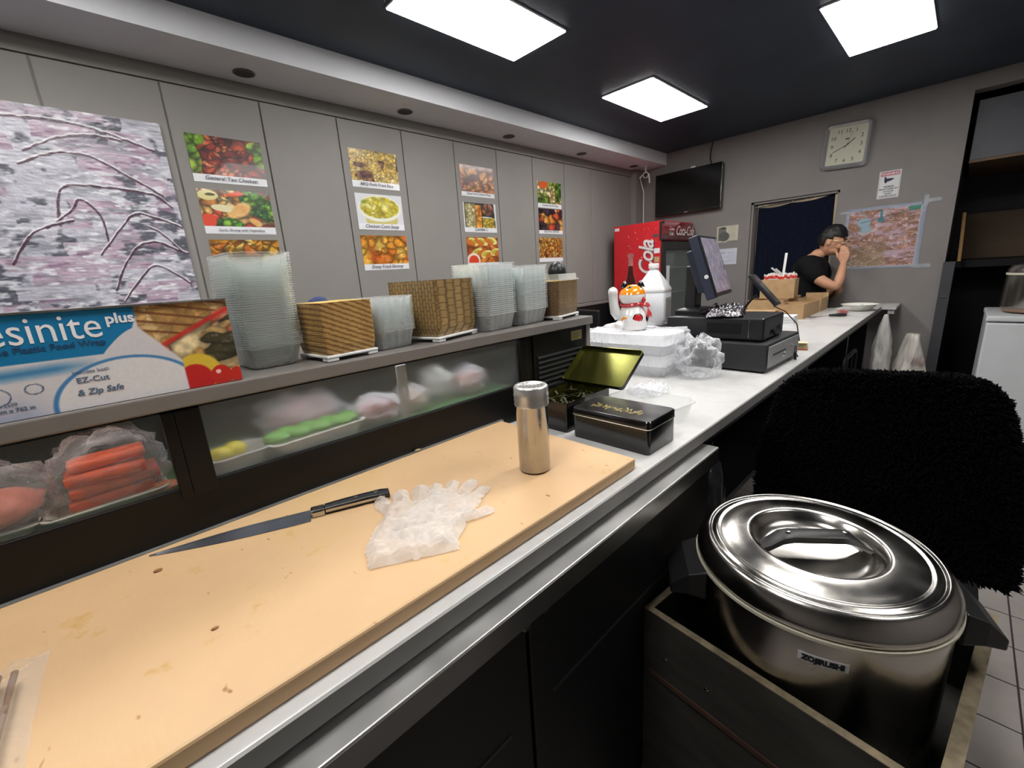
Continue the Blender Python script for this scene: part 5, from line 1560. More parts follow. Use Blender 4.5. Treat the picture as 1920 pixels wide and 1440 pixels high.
mo = thing('till_monitor', 'tilted black till monitor on a column stand, reflection of the painting coloured onto its screen', 'monitor', (2.07, 0.872, TT))
MB().loops([rrect(0.17, 0.13, 0.015, 4, z=0.0), rrect(0.17, 0.13, 0.015, 4, z=0.018), rrect(0.15, 0.11, 0.015, 4, z=0.026), rrect(0.07, 0.06, 0.01, 4, z=0.032)]).build('base', m_blackpl, mo, smooth=True, angle=30)
B(-0.034, 0.036, -0.012, 0.04, 0.02, 0.22).build('column', m_blackpl, mo, bevel=0.006)
m_blue = mat('slate_blue_plastic', (44, 50, 66), 0.4, var=0.08)
# screen unit: built flat then tilted; u along X, v up the slope, normal towards the server (-Y, up)
T_ = frame((-0.11, -0.105, 0.07), (0.988, 0.155, 0.0), (-0.048, 0.306, 0.95))
sw, sh_ = 0.33, 0.285
MB().box(0, sw, 0, sh_, -0.012, 0.026).xf(T_).build('housing', m_blue, mo, bevel=0.004)
MB().box(0.03, sw - 0.03, 0.04, sh_ - 0.05, -0.045, -0.012).xf(T_).build('back_bulge', m_blue, mo, bevel=0.006)
MB().box(0.002, sw - 0.002, 0.002, sh_ - 0.002, 0.0262, 0.034).xf(T_).build('bezel', m_blackpl, mo, bevel=0.002)
def f_scr(U, V):  # lilac reflection of the canvas put into the screen colour
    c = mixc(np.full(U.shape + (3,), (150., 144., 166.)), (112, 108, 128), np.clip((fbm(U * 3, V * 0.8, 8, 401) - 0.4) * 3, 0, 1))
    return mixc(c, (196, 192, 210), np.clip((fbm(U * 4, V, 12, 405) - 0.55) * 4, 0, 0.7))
sheet('screen', sw - 0.03, sh_ - 0.035, 50, 40, f_scr, printed('screen_reflection_print', 0.2, 0.3), mo, T_ @ Matrix.Translation((0.015, 0.02, 0.0345)))
MB().lathe([(0.0, 0.003), (0.009, 0.002), (0.009, 0.0)], 16).xf(T_ @ frame((-0.0005, 0.10, 0.016), (0, 0, 1), (0, 1, 0))).build('power_button', m_whitepl, mo)
MB().tube([(0.0, 0.0, 0.13), (0.0, 0.03, 0.16)], 0.02, 10).build('hinge', m_black, mo, smooth=True)
tag(MB().tube([(2.08, 0.845, TT + 0.10), (2.05, 0.80, TT + 0.07), (2.02, 0.79, TT + 0.10), (2.03, 0.80, TT + 0.13)], 0.003, 6).build('monitor_cable', m_black, smooth=True), 'thin black cable looping behind the monitor column', 'cable')
# silvery film packet on the terminal
m_foil = mat('silver_film', (112, 110, 114), 0.16, 0.9, var=0.6, vscale=40, bump=0.9, bscale=60)
pkf = film(0.30, 0.17, lambda x, y: min(x - 0.01, 0.29 - x, y - 0.01, 0.16 - y) + 0.006 * mnoise.noise((x * 40, y * 40, 5)), 80, 46, 0.03, 26, 6.3, 0.012).build('film_packet', m_foil, smooth=True, angle=80)
pkf.location = (1.925, 0.60, TT + 0.0005)
pkf.rotation_euler = (0, 0, rad(17))
tag(pkf, 'crumpled silvery plastic packet lying on the till terminal', 'packet')

# ------------------------------------------------------------------ card reader arm, tablet, note pad
ph = thing('card_terminal', 'black slim handheld terminal held on a thin arm stand', 'card terminal', (2.62, 0.80, CT))
MB().lathe([(0.0, 0.0), (0.05, 0.0), (0.05, 0.01), (0.012, 0.016), (0.0, 0.016)], 20, (0, 0.03, 0)).build('stand_base', m_black, ph, smooth=True)
MB().tube([(0, 0.03, 0.01), (0, 0.03, 0.19), (0.0, 0.0, 0.235), (0.0, -0.03, 0.26)], 0.007, 8).build('stand_arm', m_black, ph, smooth=True)
P_ = frame((0.0, 0.005, 0.35), (1, 0, 0), (0.0, 0.66, 0.75))
MB().box(-0.04, 0.04, -0.20, 0.015, 0.0, 0.018).xf(P_).build('body', m_blackpl, ph, bevel=0.004)
MB().box(-0.034, 0.034, -0.185, 0.005, 0.018, 0.0195).xf(P_).build('screen', m_blackgl, ph)
tag(MB().tube([(2.63, 0.69, CT + 0.2), (2.66, 0.64, CT + 0.17), (2.7, 0.59, CT + 0.1), (2.72, 0.575, CT + 0.006)], 0.003, 6).build('terminal_cable', m_black, smooth=True), 'thin black charging cable falling from the card terminal', 'cable')
tb2 = thing('tablet', 'tablet on an easel stand with a bright blue screen behind the drawer', 'tablet', (2.48, 0.60, CT))
Tm = frame((-0.02, 0.03, 0.0065), (0.94, -0.34, 0.0), (0.17, 0.47, 0.86))
MB().box(-0.09, 0.11, 0.0, 0.145, -0.008, 0.0).xf(Tm).build('body', m_blackpl, tb2, bevel=0.002)
MB().box(-0.082, 0.102, 0.01, 0.137, 0.0003, 0.0010).xf(Tm).build('screen', glow('blue_screen', (70, 110, 220), 0.8), tb2)
MB().bar((0.0, 0.07, 0.10), (0.03, 0.14, 0.004), 0.06, 0.004, (1, 0, 0)).build('stand', m_blackpl, tb2)
np_ = thing('note_pad', 'small pad of yellowish papers beside the cash drawer key', 'note pad', (2.52, 0.535, CT), 12)
B(-0.05, 0.05, -0.04, 0.04, 0.0, 0.008).build('cover', mat('red_card', (150, 70, 50), 0.6), np_)
for k in range(4):
    B(-0.05, 0.05, -0.038, 0.038, 0.0085 + 0.006 * k, 0.0095 + 0.006 * k).xf(Matrix.Rotation(rad(-3 + 2.5 * k), 4, 'Y')).xf(Matrix.Translation((0, 0, 0.003))).build('page', mat('cream_page', (226, 214, 170), 0.7), np_)

# ------------------------------------------------------------------ cardboard boxes and straws at the far end
def open_box(name, lb, x, y, z, w, d, h, rot=0.0, t=0.004, m=None, group=None, flap=False):
    o = thing(name, lb, 'box', (x, y, z), rot, group)
    m = m or m_card
    B(-w / 2, w / 2, -d / 2, d / 2, 0, t).build('bottom', m, o)
    B(-w / 2, -w / 2 + t, -d / 2, d / 2, t, h).build('side', m, o)
    B(w / 2 - t, w / 2, -d / 2, d / 2, t, h).build('side', m, o)
    B(-w / 2 + t, w / 2 - t, -d / 2, -d / 2 + t, t, h).build('side', m, o)
    B(-w / 2 + t, w / 2 - t, d / 2 - t, d / 2, t, h).build('side', m, o)
    if flap:
        B(w / 2 - t, w / 2, -d / 2, d / 2, h, h + flap).build('flap', m, o)
    return o
grp = 'open cardboard boxes on the far counter'
open_box('cardboard_box', 'open cardboard box with packets, the one facing the till', 3.86, 0.865, CT, 0.25, 0.165, 0.108, 0, group=grp)
open_box('cardboard_box', 'middle open cardboard box of the row on the counter', 4.13, 0.865, CT, 0.25, 0.155, 0.10, 0, group=grp)
open_box('cardboard_box', 'open cardboard box with tall back flap nearest the man', 4.42, 0.865, CT, 0.27, 0.165, 0.108, 0, group=grp, flap=0.03)
open_box('cardboard_box', 'wide low cardboard box on the guest side of the counter', 4.14, 1.08, CT, 0.52, 0.255, 0.13, 0, group=grp)
for k, (x, y, w) in enumerate(((3.82, 0.82, 0.07), (3.89, 0.84, 0.08), (4.10, 0.82, 0.08), (4.38, 0.82, 0.09))):
    o = film(w, w, lambda a, b, w=w: min(a - 0.004, w - 0.004 - a, b - 0.004, w - 0.004 - b), 14, 14, 0.02, 40, k, 0.05).build('sauce_packet', m_paper, smooth=True)
    o.location = (x, y, CT + 0.0045)
    tag(o, 'white crumpled packet inside one of the open cardboard boxes', 'packet', 'packets in the cardboard boxes')
sb = open_box('straw_box', 'tall cardboard box packed with white straws with red tips', 4.12, 1.05, CT + 0.132, 0.22, 0.24, 0.15, 6)
m_straw = mat('straw_paper', (232, 230, 226), 0.6)
m_strawr = mat('straw_red', (214, 60, 44), 0.5)
base = sb
for k in range(70):
    a, b = rs_.uniform(-0.095, 0.095), rs_.uniform(-0.105, 0.105)
    t = thing('straw', 'paper wrapped straw with red tip standing in the straw box', 'straw', (4.12, 1.05, CT + 0.137), 6, 'straws in the straw box')
    hh = 0.185 + rs_.uniform(-0.01, 0.012)
    dx, dy = rs_.uniform(-0.008, 0.008), rs_.uniform(-0.008, 0.008)
    MB().tube([(a, b, 0.002), (a + dx, b + dy, hh)], 0.0055, 6).build('shaft', m_straw, t)
    MB().tube([(a + dx * 0.80, b + dy * 0.80, hh * 0.80), (a + dx * 0.92, b + dy * 0.92, hh * 0.92)], 0.006, 6).build('red_band', m_strawr, t)
sp = thing('plastic_knives', 'bunch of white plastic cutlery sticking up from the straw box', 'cutlery', (4.12, 1.03, CT + 0.155), 0)
MB().bar((0.0, 0.0, 0.16), (0.0, -0.01, 0.33), 0.002, 0.018, (0, 1, 0)).build('tall_blade', m_whitepl, sp)
MB().bar((0.02, 0.03, 0.16), (0.0, 0.09, 0.22), 0.002, 0.014, (0, 1, 0)).build('spoon_handle', m_whitepl, sp)
MB().bar((0.02, 0.01, 0.16), (0.0, 0.06, 0.21), 0.002, 0.014, (0, 1, 0)).build('fork_handle', m_whitepl, sp)
tr = thing('menu_holder', 'dark red folder of menus lying under a cardboard lid', 'folder', (3.67, 1.06, CT), 8)
B(-0.13, 0.13, -0.11, 0.11, 0.0, 0.03).build('cover', mat('maroon_cover', (74, 34, 46), 0.5), tr, bevel=0.003)
B(-0.10, 0.10, -0.12, 0.0, 0.031, 0.055).build('red_packet', m_strawr, tr, bevel=0.003)
B(-0.12, 0.12, -0.11, 0.11, 0.058, 0.064).build('cardboard_lid', m_card, tr)
wp = thing('napkin_stack', 'stack of white paper napkins in front of the cardboard boxes', 'napkins', (3.52, 0.86, CT), 4)
for k in range(6):
    B(-0.075, 0.075, -0.08, 0.08, 0.009 * k, 0.009 * k + 0.007).build('napkin', m_paper, wp)
# sauce cup, bowl and spatula
su = thing('sauce_cup', 'small clear cup of red sauce on the counter', 'cup', (4.02, 0.595, CT))
MB().lathe([(0.0, 0.001), (0.030, 0.001), (0.038, 0.042)], 22).build('sauce', mat('red_sauce', (190, 30, 36), 0.3), su, smooth=True, angle=60)
MB().lathe([(0.0, 0.0), (0.032, 0.0), (0.042, 0.058), (0.045, 0.058), (0.045, 0.056)], 22).build('cup', m_pet2, su, smooth=True)
bw = thing('foam_bowl', 'wide shallow white bowl at the far end of the counter', 'bowl', (4.42, 0.55, CT))
MB().lathe([(0.0, 0.0), (0.06, 0.0), (0.075, 0.006), (0.115, 0.05), (0.122, 0.052), (0.116, 0.050), (0.073, 0.010), (0.0, 0.006)], 32).build('shell', mat('cream_foam', (226, 224, 214), 0.5, var=0.02), bw, smooth=True)
MB().ball((0, 0, 0.04), 0.02, 10, 8, (1.5, 1.3, 0.8)).build('food', m_paper, bw, smooth=True)
st = thing('spatula', 'black handled metal spatula lying on the counter beside the red sauce', 'spatula', (3.93, 0.64, CT), 0)
MB().tube([(0.05, -0.075, 0.012), (0.03, -0.04, 0.014), (0.0, 0.02, 0.012)], [0.009, 0.013, 0.008], 10).build('handle', m_blackpl, st, smooth=True)
MB().bar((0.0, 0.02, 0.010), (-0.04, 0.10, 0.004), 0.014, 0.003).build('shank', m_steel, st)
MB().bar((-0.04, 0.10, 0.003), (-0.06, 0.135, 0.002), 0.05, 0.002).build('blade', m_steel, st)

# ------------------------------------------------------------------ rice warmer in a wooden cart
PX, PY, PR = 1.012, 0.148, 0.231
rw = thing('rice_warmer', 'large round stainless steel rice warmer with lid in the wooden cart', 'rice warmer', (PX, PY, 0.455))
m_pot = mat('pot_steel', (188, 184, 178), 0.2, 1.0, var=0.1, vscale=9, rvar=0.08, bump=0.02, bscale=30)
Z = lambda z: z - 0.455
MB().lathe([(0.0, Z(0.457)), (0.2, Z(0.457)), (PR - 0.012, Z(0.465)), (PR - 0.004, Z(0.475)), (PR - 0.004, Z(0.792)), (PR - 0.01, Z(0.797))], 72).build('body', m_pot, rw, smooth=True)
MB().lathe([(PR - 0.006, Z(0.793)), (PR + 0.003, Z(0.795)), (PR + 0.003, Z(0.801)), (PR - 0.006, Z(0.803))], 72).build('gasket', mat('cream_gasket', (196, 190, 170), 0.5, var=0.08), rw, smooth=True)
lid = MB().lathe([(PR - 0.003, Z(0.803)), (PR + 0.001, Z(0.806)), (PR, Z(0.818)), (PR - 0.006, Z(0.834)), (PR - 0.014, Z(0.846)), (0.212, Z(0.8515)), (0.206, Z(0.852)), (0.203, Z(0.849)), (0.199, Z(0.849)), (0.196, Z(0.8525)), (0.188, Z(0.8535)),
                  (0.184, Z(0.8515)), (0.180, Z(0.8515)), (0.172, Z(0.855)), (0.13, Z(0.859)), (0.124, Z(0.8585)), (0.119, Z(0.855)), (0.113, Z(0.842)), (0.105, Z(0.832)), (0.09, Z(0.828)), (0.0, Z(0.827))], 96).build('lid', m_pot, rw, smooth=True, angle=80)
m_bake = mat('black_bakelite', (22, 22, 23), 0.42, var=0.2, bump=0.1, bscale=200)
LH = Matrix.Rotation(rad(-52), 4, 'Z')
hd_ = MB().loops([[(x, y * w, Z(zc) + z * h) for (y, z) in ((-1, -1), (1, -1), (1, 0.7), (0.75, 1), (-0.75, 1), (-1, 0.7))] for (x, w, h, zc) in
                  ((-0.108, 0.012, 0.006, 0.838), (-0.095, 0.016, 0.007, 0.846), (-0.07, 0.018, 0.008, 0.864), (-0.05, 0.018, 0.008, 0.868), (0.05, 0.018, 0.008, 0.868), (0.07, 0.018, 0.008, 0.864), (0.095, 0.016, 0.007, 0.846), (0.108, 0.012, 0.006, 0.838))]).xf(LH).build('lid_handle', m_bake, lid, smooth=True, angle=35)
for sx in (-1, 1):
    MB().lathe([(0.0, 0.002), (0.004, 0.0015), (0.005, 0.0)], 12, (sx * 0.056, 0, Z(0.8765))).xf(LH).build('rivet', m_steel, hd_)
for a in (-70, 122):         # side handles
    Hm = Matrix.Rotation(rad(a), 4, 'Z')
    MB().loops([[(x, y * w, Z(z)) for y, z in ((-1, zb), (1, zb), (1, zt), (-1, zt))] for (x, w, zb, zt) in ((PR - 0.006, 0.07, 0.73, 0.80), (PR + 0.03, 0.064, 0.735, 0.786), (PR + 0.066, 0.05, 0.725, 0.748))]).xf(Hm).build('side_handle', m_bake, rw, bevel=0.004)
# name plate following the curved body
def curved(r, a0, a1, z0, z1, t, n=16):
    mb = MB()
    rings = []
    for k in range(n + 1):
        a = rad(a0 + (a1 - a0) * k / n)
        c, s = math.cos(a), math.sin(a)
        rings.append([(r * c, r * s, z0), ((r + t) * c, (r + t) * s, z0), ((r + t) * c, (r + t) * s, z1), (r * c, r * s, z1)])
    return mb.loops(rings)
npl = curved(PR - 0.0045, 187, 206, Z(0.743), Z(0.760), 0.0012).build('name_plate', mat('silver_plate', (196, 196, 198), 0.5, 0.0), rw)
def wrap_text(o, r, ang, zc):
    for v in o.data.vertices:
        a = rad(ang) + v.co.x / r
        rr = r + v.co.z
        v.co = (rr * math.cos(a), rr * math.sin(a), zc + v.co.y)
t_ = text('lettering', 'ZOJIRUSHI', 0.0145, m_ink, npl, Matrix.Identity(4), 'CENTER', bold=0.0009, xs=0.92)
wrap_text(t_, PR - 0.0028, 196.5, Z(0.7468))

# plywood cart, slightly askew
wc = thing('wooden_cart', 'dark plywood box cart holding the rice warmer', 'cart', (1.03, 0.14, 0), -6.5)
m_ply = mat('weathered_plywood', (52, 51, 46), 0.75, var=0.3, vscale=7, stretch=(1, 1, 4), bump=0.2, bscale=50)
m_plyt = mat('worn_plywood_edge', (118, 106, 84), 0.8, var=0.35, vscale=40, bump=0.3, bscale=90)
hx, hy, zt, zb = 0.252, 0.242, 0.667, 0.14
for (a, b, c, d) in ((-hx - 0.016, -hx, -hy, hy), (hx, hx + 0.016, -hy, hy)):
    s_ = B(a, b, c, d, zb, zt - 0.002).build('side_board', m_ply, wc)
    B(a, b, c, d, zt - 0.002, zt).build('worn_edge', m_plyt, s_)
for (a, b, c, d) in ((-hx - 0.016, hx + 0.016, -hy - 0.022, -hy), (-hx - 0.016, hx + 0.016, hy, hy + 0.016)):
    s_ = B(a, b, c, d, zb, zt - 0.002).build('side_board', m_ply, wc)
    B(a, b, c, d, zt - 0.002, zt).build('worn_edge', m_plyt, s_)
B(-hx - 0.020, -hx - 0.016, -hy, hy, 0.49, 0.502).build('kick_strip', mat('rusty_strip', (70, 46, 34), 0.8, var=0.3), wc)
B(-hx, hx, -hy, hy, 0.43, 0.4545).build('inner_shelf', m_ply, wc)
B(-hx, hx, -hy, hy, zb, zb + 0.02).build('bottom', m_ply, wc)
for y in (-0.14, 0.10, 0.2):
    MB().lathe([(0.0, 0.002), (0.004, 0.0015), (0.005, 0)], 10).xf(frame((-hx - 0.016, y, 0.56), (0, -1, 0), (0, 0, 1))).build('screw', m_steel, wc)
for sx in (-1, 1):
    for sy in (-1, 1):
        MB().lathe([(0.0, -0.015), (0.05, -0.015), (0.055, -0.01), (0.055, 0.01), (0.05, 0.015), (0.0, 0.015)], 20).xf(frame((sx * 0.2, sy * 0.2, 0.055), (1, 0, 0), (0, 0, 1))).build('caster_wheel', m_black, wc, smooth=True)
        B(sx * 0.2 - 0.02, sx * 0.2 + 0.02, sy * 0.2 - 0.02, sy * 0.2 + 0.02, 0.10, zb).build('caster_fork', m_steel, wc)

# ------------------------------------------------------------------ chair draped with a shaggy black throw
ch = thing('draped_chair', 'high backed chair covered by a shaggy black fleece throw', 'chair', (1.52, 0.100, 0), 0)
m_fur = mat('black_fleece', (7, 7, 9), 0.95, var=0.3, spec=0.1)
def back_pt(u, v):
    """u 0..1 across (from server side to counter side), v 0..1 up; front sheet"""
    half = 0.285 - 0.06 * max(0, v - 0.5) / 0.5
    cu_ = 2 * u - 1
    y = cu_ * half + 0.018 * v
    top_ = 1.125 - 0.05 * abs(cu_) ** 6 - 0.014 * cu_
    z = 0.62 + (top_ - 0.62) * v
    x = -0.05 - 0.05 * (1 - cu_ * cu_) * 0.5 + 0.03 * v
    return Vector((x, y, z))
mb = MB()
NU, NV = 40, 30
rings = []
for j in range(NV + 1):
    v = j / NV
    ring = []
    for i in range(NU + 1):
        ring.append(tuple(back_pt(i / NU, v)))
    for i in range(NU, -1, -1):
        p = back_pt(i / NU, v)
        ring.append((p.x + 0.085 - 0.05 * v ** 6, p.y, p.z))
    rings.append(ring)
thr = mb.loops(rings).build('fleece_throw', m_fur, ch, smooth=True)
rf = random.Random(3)
fv, ff = [], []
def tuft(p, n, ln, w):
    n = n.normalized()
    a = n.cross(Vector((rf.uniform(-1, 1), rf.uniform(-1, 1), rf.uniform(-1, 1)))).normalized()
    b = n.cross(a)
    tip = p + n * ln + a * rf.uniform(-0.5, 0.5) * ln + b * rf.uniform(-0.5, 0.5) * ln + Vector((0, 0, -0.25 * ln))
    mid_ = p.lerp(tip, 0.6) + a * rf.uniform(-0.3, 0.3) * ln
    o = len(fv)
    for k in range(3):
        an = 2.094 * k
        fv.append(tuple(p + (a * math.cos(an) + b * math.sin(an)) * w))
    for k in range(3):
        an = 2.094 * k + 0.5
        fv.append(tuple(mid_ + (a * math.cos(an) + b * math.sin(an)) * w * 0.8))
    fv.append(tuple(tip))
    for k in range(3):
        k2 = (k + 1) % 3
        ff.append((o + k, o + k2, o + 3 + k2, o + 3 + k))
        ff.append((o + 3 + k, o + 3 + k2, o + 6))
for k in range(15000):
    u, v = rf.random(), rf.random()
    p = back_pt(u, v)
    cu_ = 2 * u - 1
    n = Vector((-1, 1.1 * cu_ ** 5, 1.2 * v ** 12 + 0.1))
    tuft(p, n, rf.uniform(0.010, 0.020), 0.0035)
for k in range(5200):            # top and side rims
    if k % 2:
        u, v = rf.random(), 1.0
        n = Vector((rf.uniform(-0.5, 0.5), rf.uniform(-0.4, 0.4), 1))
    else:
        u, v = rf.choice((0.0, 1.0)), rf.random()
        n = Vector((rf.uniform(-0.5, 0.5), 1 if u else -1, 0.2))
    p = back_pt(u, v)
    p.x += rf.random() * (0.085 - 0.05 * v ** 6)
    tuft(p, n, rf.uniform(0.010, 0.022), 0.004)
me = bpy.data.meshes.new('fleece_pile')
me.from_pydata(fv, [], ff)
me.materials.append(m_fur)
o = bpy.data.objects.new('fleece_pile', me)
col.objects.link(o)
o.parent = ch
stuff(o)
MB().loops([rrect(0.44, 0.46, 0.06, 5, 0.24, 0.0, 0.43), rrect(0.48, 0.50, 0.07, 5, 0.24, 0.0, 0.45), rrect(0.48, 0.50, 0.07, 5, 0.24, 0.0, 0.49), rrect(0.42, 0.44, 0.06, 5, 0.24, 0.0, 0.51)]).build('seat', m_black, ch, smooth=True)
B(-0.03, 0.015, -0.20, 0.22, 0.45, 0.64).build('back_lower', m_black, ch, bevel=0.01)
MB().tube([(0.24, 0, 0.43), (0.24, 0, 0.12)], 0.03, 12).build('gas_column', m_black, ch, smooth=True)
for k in range(5):
    a = 2 * math.pi * k / 5 + 0.3
    MB().bar((0.24, 0, 0.10), (0.24 + 0.27 * math.cos(a), 0.27 * math.sin(a), 0.075), 0.04, 0.03).build('star_leg', m_black, ch)
    MB().ball((0.24 + 0.27 * math.cos(a), 0.27 * math.sin(a), 0.03), 0.03, 12, 8).build('castor', m_black, ch, smooth=True)

# black bin bag hanging between fridge and chair
gb = clearbag('black_bin_bag', 1.34, 0.50, 0.42, 0.07, 0.05, 0.25, 6.6, mat('bin_bag_film', (46, 46, 50), 0.3, var=0.3, vscale=20, bump=0.9, bscale=25), 'dark crumpled bin bag standing between the fridge and the chair', amp=0.22)
gbx = thing('waste_bin', 'black waste bin under the crumpled bin bag', 'bin', (1.34, 0.50, 0))
MB().loops([rrect(0.17, 0.16, 0.03, 4, z=0.0), rrect(0.20, 0.18, 0.03, 4, z=0.44)]).build('body', m_black, gbx, smooth=True)

# ------------------------------------------------------------------ under the far counter: stacking chair, bags
fc = thing('folding_chair', 'black tubular chair pushed under the far counter', 'chair', (3.42, 0.34, 0))
MB().tube([(-0.2, 0.10, 0.0), (-0.2, 0.10, 0.78), (-0.19, 0.10, 0.81), (-0.16, 0.10, 0.825), (0.16, 0.10, 0.825), (0.19, 0.10, 0.81), (0.2, 0.10, 0.78), (0.2, 0.10, 0.0)], 0.014, 10).build('back_frame', m_black, fc, smooth=True)
for x in (-0.08, 0.08):
    MB().tube([(x, 0.10, 0.45), (x, 0.10, 0.82)], 0.008, 8).build('back_rail', m_black, fc, smooth=True)
for x in (-0.2, 0.2):
    MB().tube([(x, -0.28, 0.0), (x, -0.25, 0.45), (x, 0.10, 0.45)], 0.012, 8).build('leg', m_black, fc, smooth=True)
B(-0.2, 0.2, -0.28, 0.10, 0.45, 0.48).build('seat', m_black, fc, bevel=0.01)
m_sack = clear('milky_sack', (232, 230, 226), 0.62, 0.25, bump=0.6, bscale=18, edge=0.4)
def hang_bag(name, x, y, z0, z1, wx, wy, seed, m, lb, pinch=0.25):
    rings = []
    for j in range(25):
        s = j / 24
        w = (0.55 + 0.45 * math.sin(math.pi * min(1, s * 1.3) * 0.5 + 0.6)) if s < 0.55 else 1 - (1 - pinch) * ((s - 0.55) / 0.45) ** 1.2
        r = []
        for i in range(40):
            a = 2 * math.pi * i / 40
            p = Vector((math.cos(a) * 2, math.sin(a) * 2, s * 3 + seed))
            k = 1 + 0.35 * mnoise.noise(p) + 0.2 * mnoise.noise(p * 2.7)
            r.append((wx * w * k * math.cos(a), wy * w * k * math.sin(a), (z1 - z0) * s))
        rings.append(r)
    o = MB().loops(rings).build(name, m, smooth=True, angle=80)
    o.location = (x, y, z0)
    return tag(o, lb, 'bag')
hang_bag('hanging_sack', 4.42, 0.375, 0.42, 0.975, 0.09, 0.058, 2.0, m_sack, 'milky plastic bag hanging from the counter edge', 0.2)
m_groc = mat('grocery_bag_plastic', (206, 200, 192), 0.4, var=0.06, bump=0.6, bscale=22)
gr = hang_bag('grocery_bag', 4.66, 0.215, 0.0, 0.80, 0.13, 0.105, 8.0, m_groc, 'white knotted grocery bag with faded print standing on the floor', 0.35)
for k, (a, z) in enumerate(((190, 0.58), (205, 0.60), (222, 0.57), (236, 0.55))):
    MB().bar((0.118 * math.cos(rad(a)), 0.1 * math.sin(rad(a)), z), (0.118 * math.cos(rad(a + 9)), 0.1 * math.sin(rad(a + 9)), z + 0.05), 0.002, 0.03, (1, 0, 0)).build('red_print', mat('faded_red', (170, 110, 112), 0.6), gr)

# ------------------------------------------------------------------ white freezer with a rice cooker at the right
fz = thing('chest_freezer', 'white freezer cabinet at the end of the aisle', 'freezer', (4.72, -0.48, 0))
m_fz = mat('white_enamel', (206, 210, 212), 0.35, var=0.03)
B(-0.32, 0.32, -0.335, 0.325, 0.05, 0.93).build('body', m_fz, fz, bevel=0.012, seg=3)
B(-0.325, 0.325, -0.34, 0.33, 0.937, 0.975).build('top', m_fz, fz, bevel=0.01, seg=3)
B(-0.323, -0.321, -0.02, 0.02, 0.4, 0.404).build('badge', m_steel, fz)
for sx in (-1, 1):
    for sy in (-1, 1):
        MB().tube([(sx * 0.25, sy * 0.25, 0), (sx * 0.25, sy * 0.25, 0.06)], 0.02, 10).build('foot', m_black, fz)
rk = thing('rice_cooker', 'steel rice cooker standing on the white freezer', 'rice cooker', (4.68, -0.40, 0.975))
MB().lathe([(0.0, 0.01), (0.17, 0.01), (0.18, 0.02), (0.185, 0.035)], 40).build('base', mat('cooker_base', (150, 120, 100), 0.4), rk, smooth=True)
MB().lathe([(0.182, 0.035), (0.19, 0.05), (0.185, 0.255), (0.188, 0.262)], 40).build('body', mat('cooker_steel', (150, 146, 140), 0.25, 0.9), rk, smooth=True)
MB().lathe([(0.189, 0.262), (0.19, 0.274), (0.186, 0.276)], 40).build('band', mat('cream_band', (220, 214, 190), 0.5), rk, smooth=True)
MB().lathe([(0.186, 0.276), (0.183, 0.30), (0.165, 0.325), (0.10, 0.335), (0.0, 0.337)], 40).build('lid', mat('cooker_lid', (150, 148, 146), 0.25, 0.9), rk, smooth=True)
MB().lathe([(0.0, 0.0), (0.12, 0.0), (0.12, 0.011), (0.0, 0.011)], 24).build('foot_ring', m_black, rk)
MB().lathe([(0.0, 0.36), (0.025, 0.358), (0.02, 0.337)], 16).build('knob', m_black, rk, smooth=True)

# dark dining chairs on the guest side, seen past the figurine
def dchair(x, y, rot, lb):
    t = thing('dining_chair', lb, 'chair', (x, y, 0), rot, 'black dining chairs on the guest side')
    B(-0.2, 0.2, -0.2, 0.2, 0.44, 0.48).build('seat', m_blackpl, t, bevel=0.01)
    B(-0.2, 0.2, 0.18, 0.21, 0.62, 1.16).build('backrest', m_blackpl, t, bevel=0.01)
    for sx in (-1, 1):
        B(sx * 0.18 - 0.015, sx * 0.18 + 0.015, -0.19, -0.16, 0, 0.44).build('leg', m_black, t)
        B(sx * 0.18 - 0.015, sx * 0.18 + 0.015, 0.18, 0.21, 0, 0.64).build('leg', m_black, t)
dchair(2.95, 2.0, 75, 'black dining chair behind the lucky cat on the guest side')
dchair(3.6, 2.35, 180, 'black dining chair by the wainscot near the drinks fridge')

# ------------------------------------------------------------------ man standing by the doorway, hand to his face
def skin_mesh(verts, edges, radii, sub=2):
    me = bpy.data.meshes.new('skin_tmp')
    me.from_pydata(verts, edges, [])
    o = bpy.data.objects.new('skin_tmp', me)
    col.objects.link(o)
    md = o.modifiers.new('skin', 'SKIN')
    md.use_smooth_shade = True
    sv = me.skin_vertices[0].data
    for i, r in enumerate(radii):
        r = r if isinstance(r, tuple) else (r, r)
        sv[i].radius = r
        sv[i].use_root = (i == 0)
    m2 = o.modifiers.new('sub', 'SUBSURF')
    m2.levels = m2.render_levels = sub
    dg = bpy.context.evaluated_depsgraph_get()
    res = bpy.data.meshes.new_from_object(o.evaluated_get(dg))
    bpy.data.objects.remove(o)
    return res
def fuse(name, meshes, voxel, m, parent, smooth_it=6):
    """union of several closed meshes into one continuous skin"""
    bm = bmesh.new()
    for me in meshes:
        bm.from_mesh(me)
    me = bpy.data.meshes.new(name)
    bm.to_mesh(me)
    bm.free()
    o = bpy.data.objects.new(name, me)
    col.objects.link(o)
    r = o.modifiers.new('remesh', 'REMESH')
    r.mode = 'VOXEL'
    r.voxel_size = voxel
    s = o.modifiers.new('smooth', 'SMOOTH')
    s.iterations = smooth_it
    s.factor = 0.5
    dg = bpy.context.evaluated_depsgraph_get()
    me2 = bpy.data.meshes.new_from_object(o.evaluated_get(dg))
    me2.name = name
    bpy.data.objects.remove(o)
    me2.shade_smooth()
    me2.materials.clear()
    me2.materials.append(m)
    o = bpy.data.objects.new(name, me2)
    col.objects.link(o)
    o.parent = parent
    return o
man = thing('person', 'man in black T-shirt and glasses holding his hand to his nose by the doorway', 'person', (4.83, 0.965, 0))
m_skin = mat('skin', (196, 146, 116), 0.55, var=0.06, vscale=20, sub=0.15)
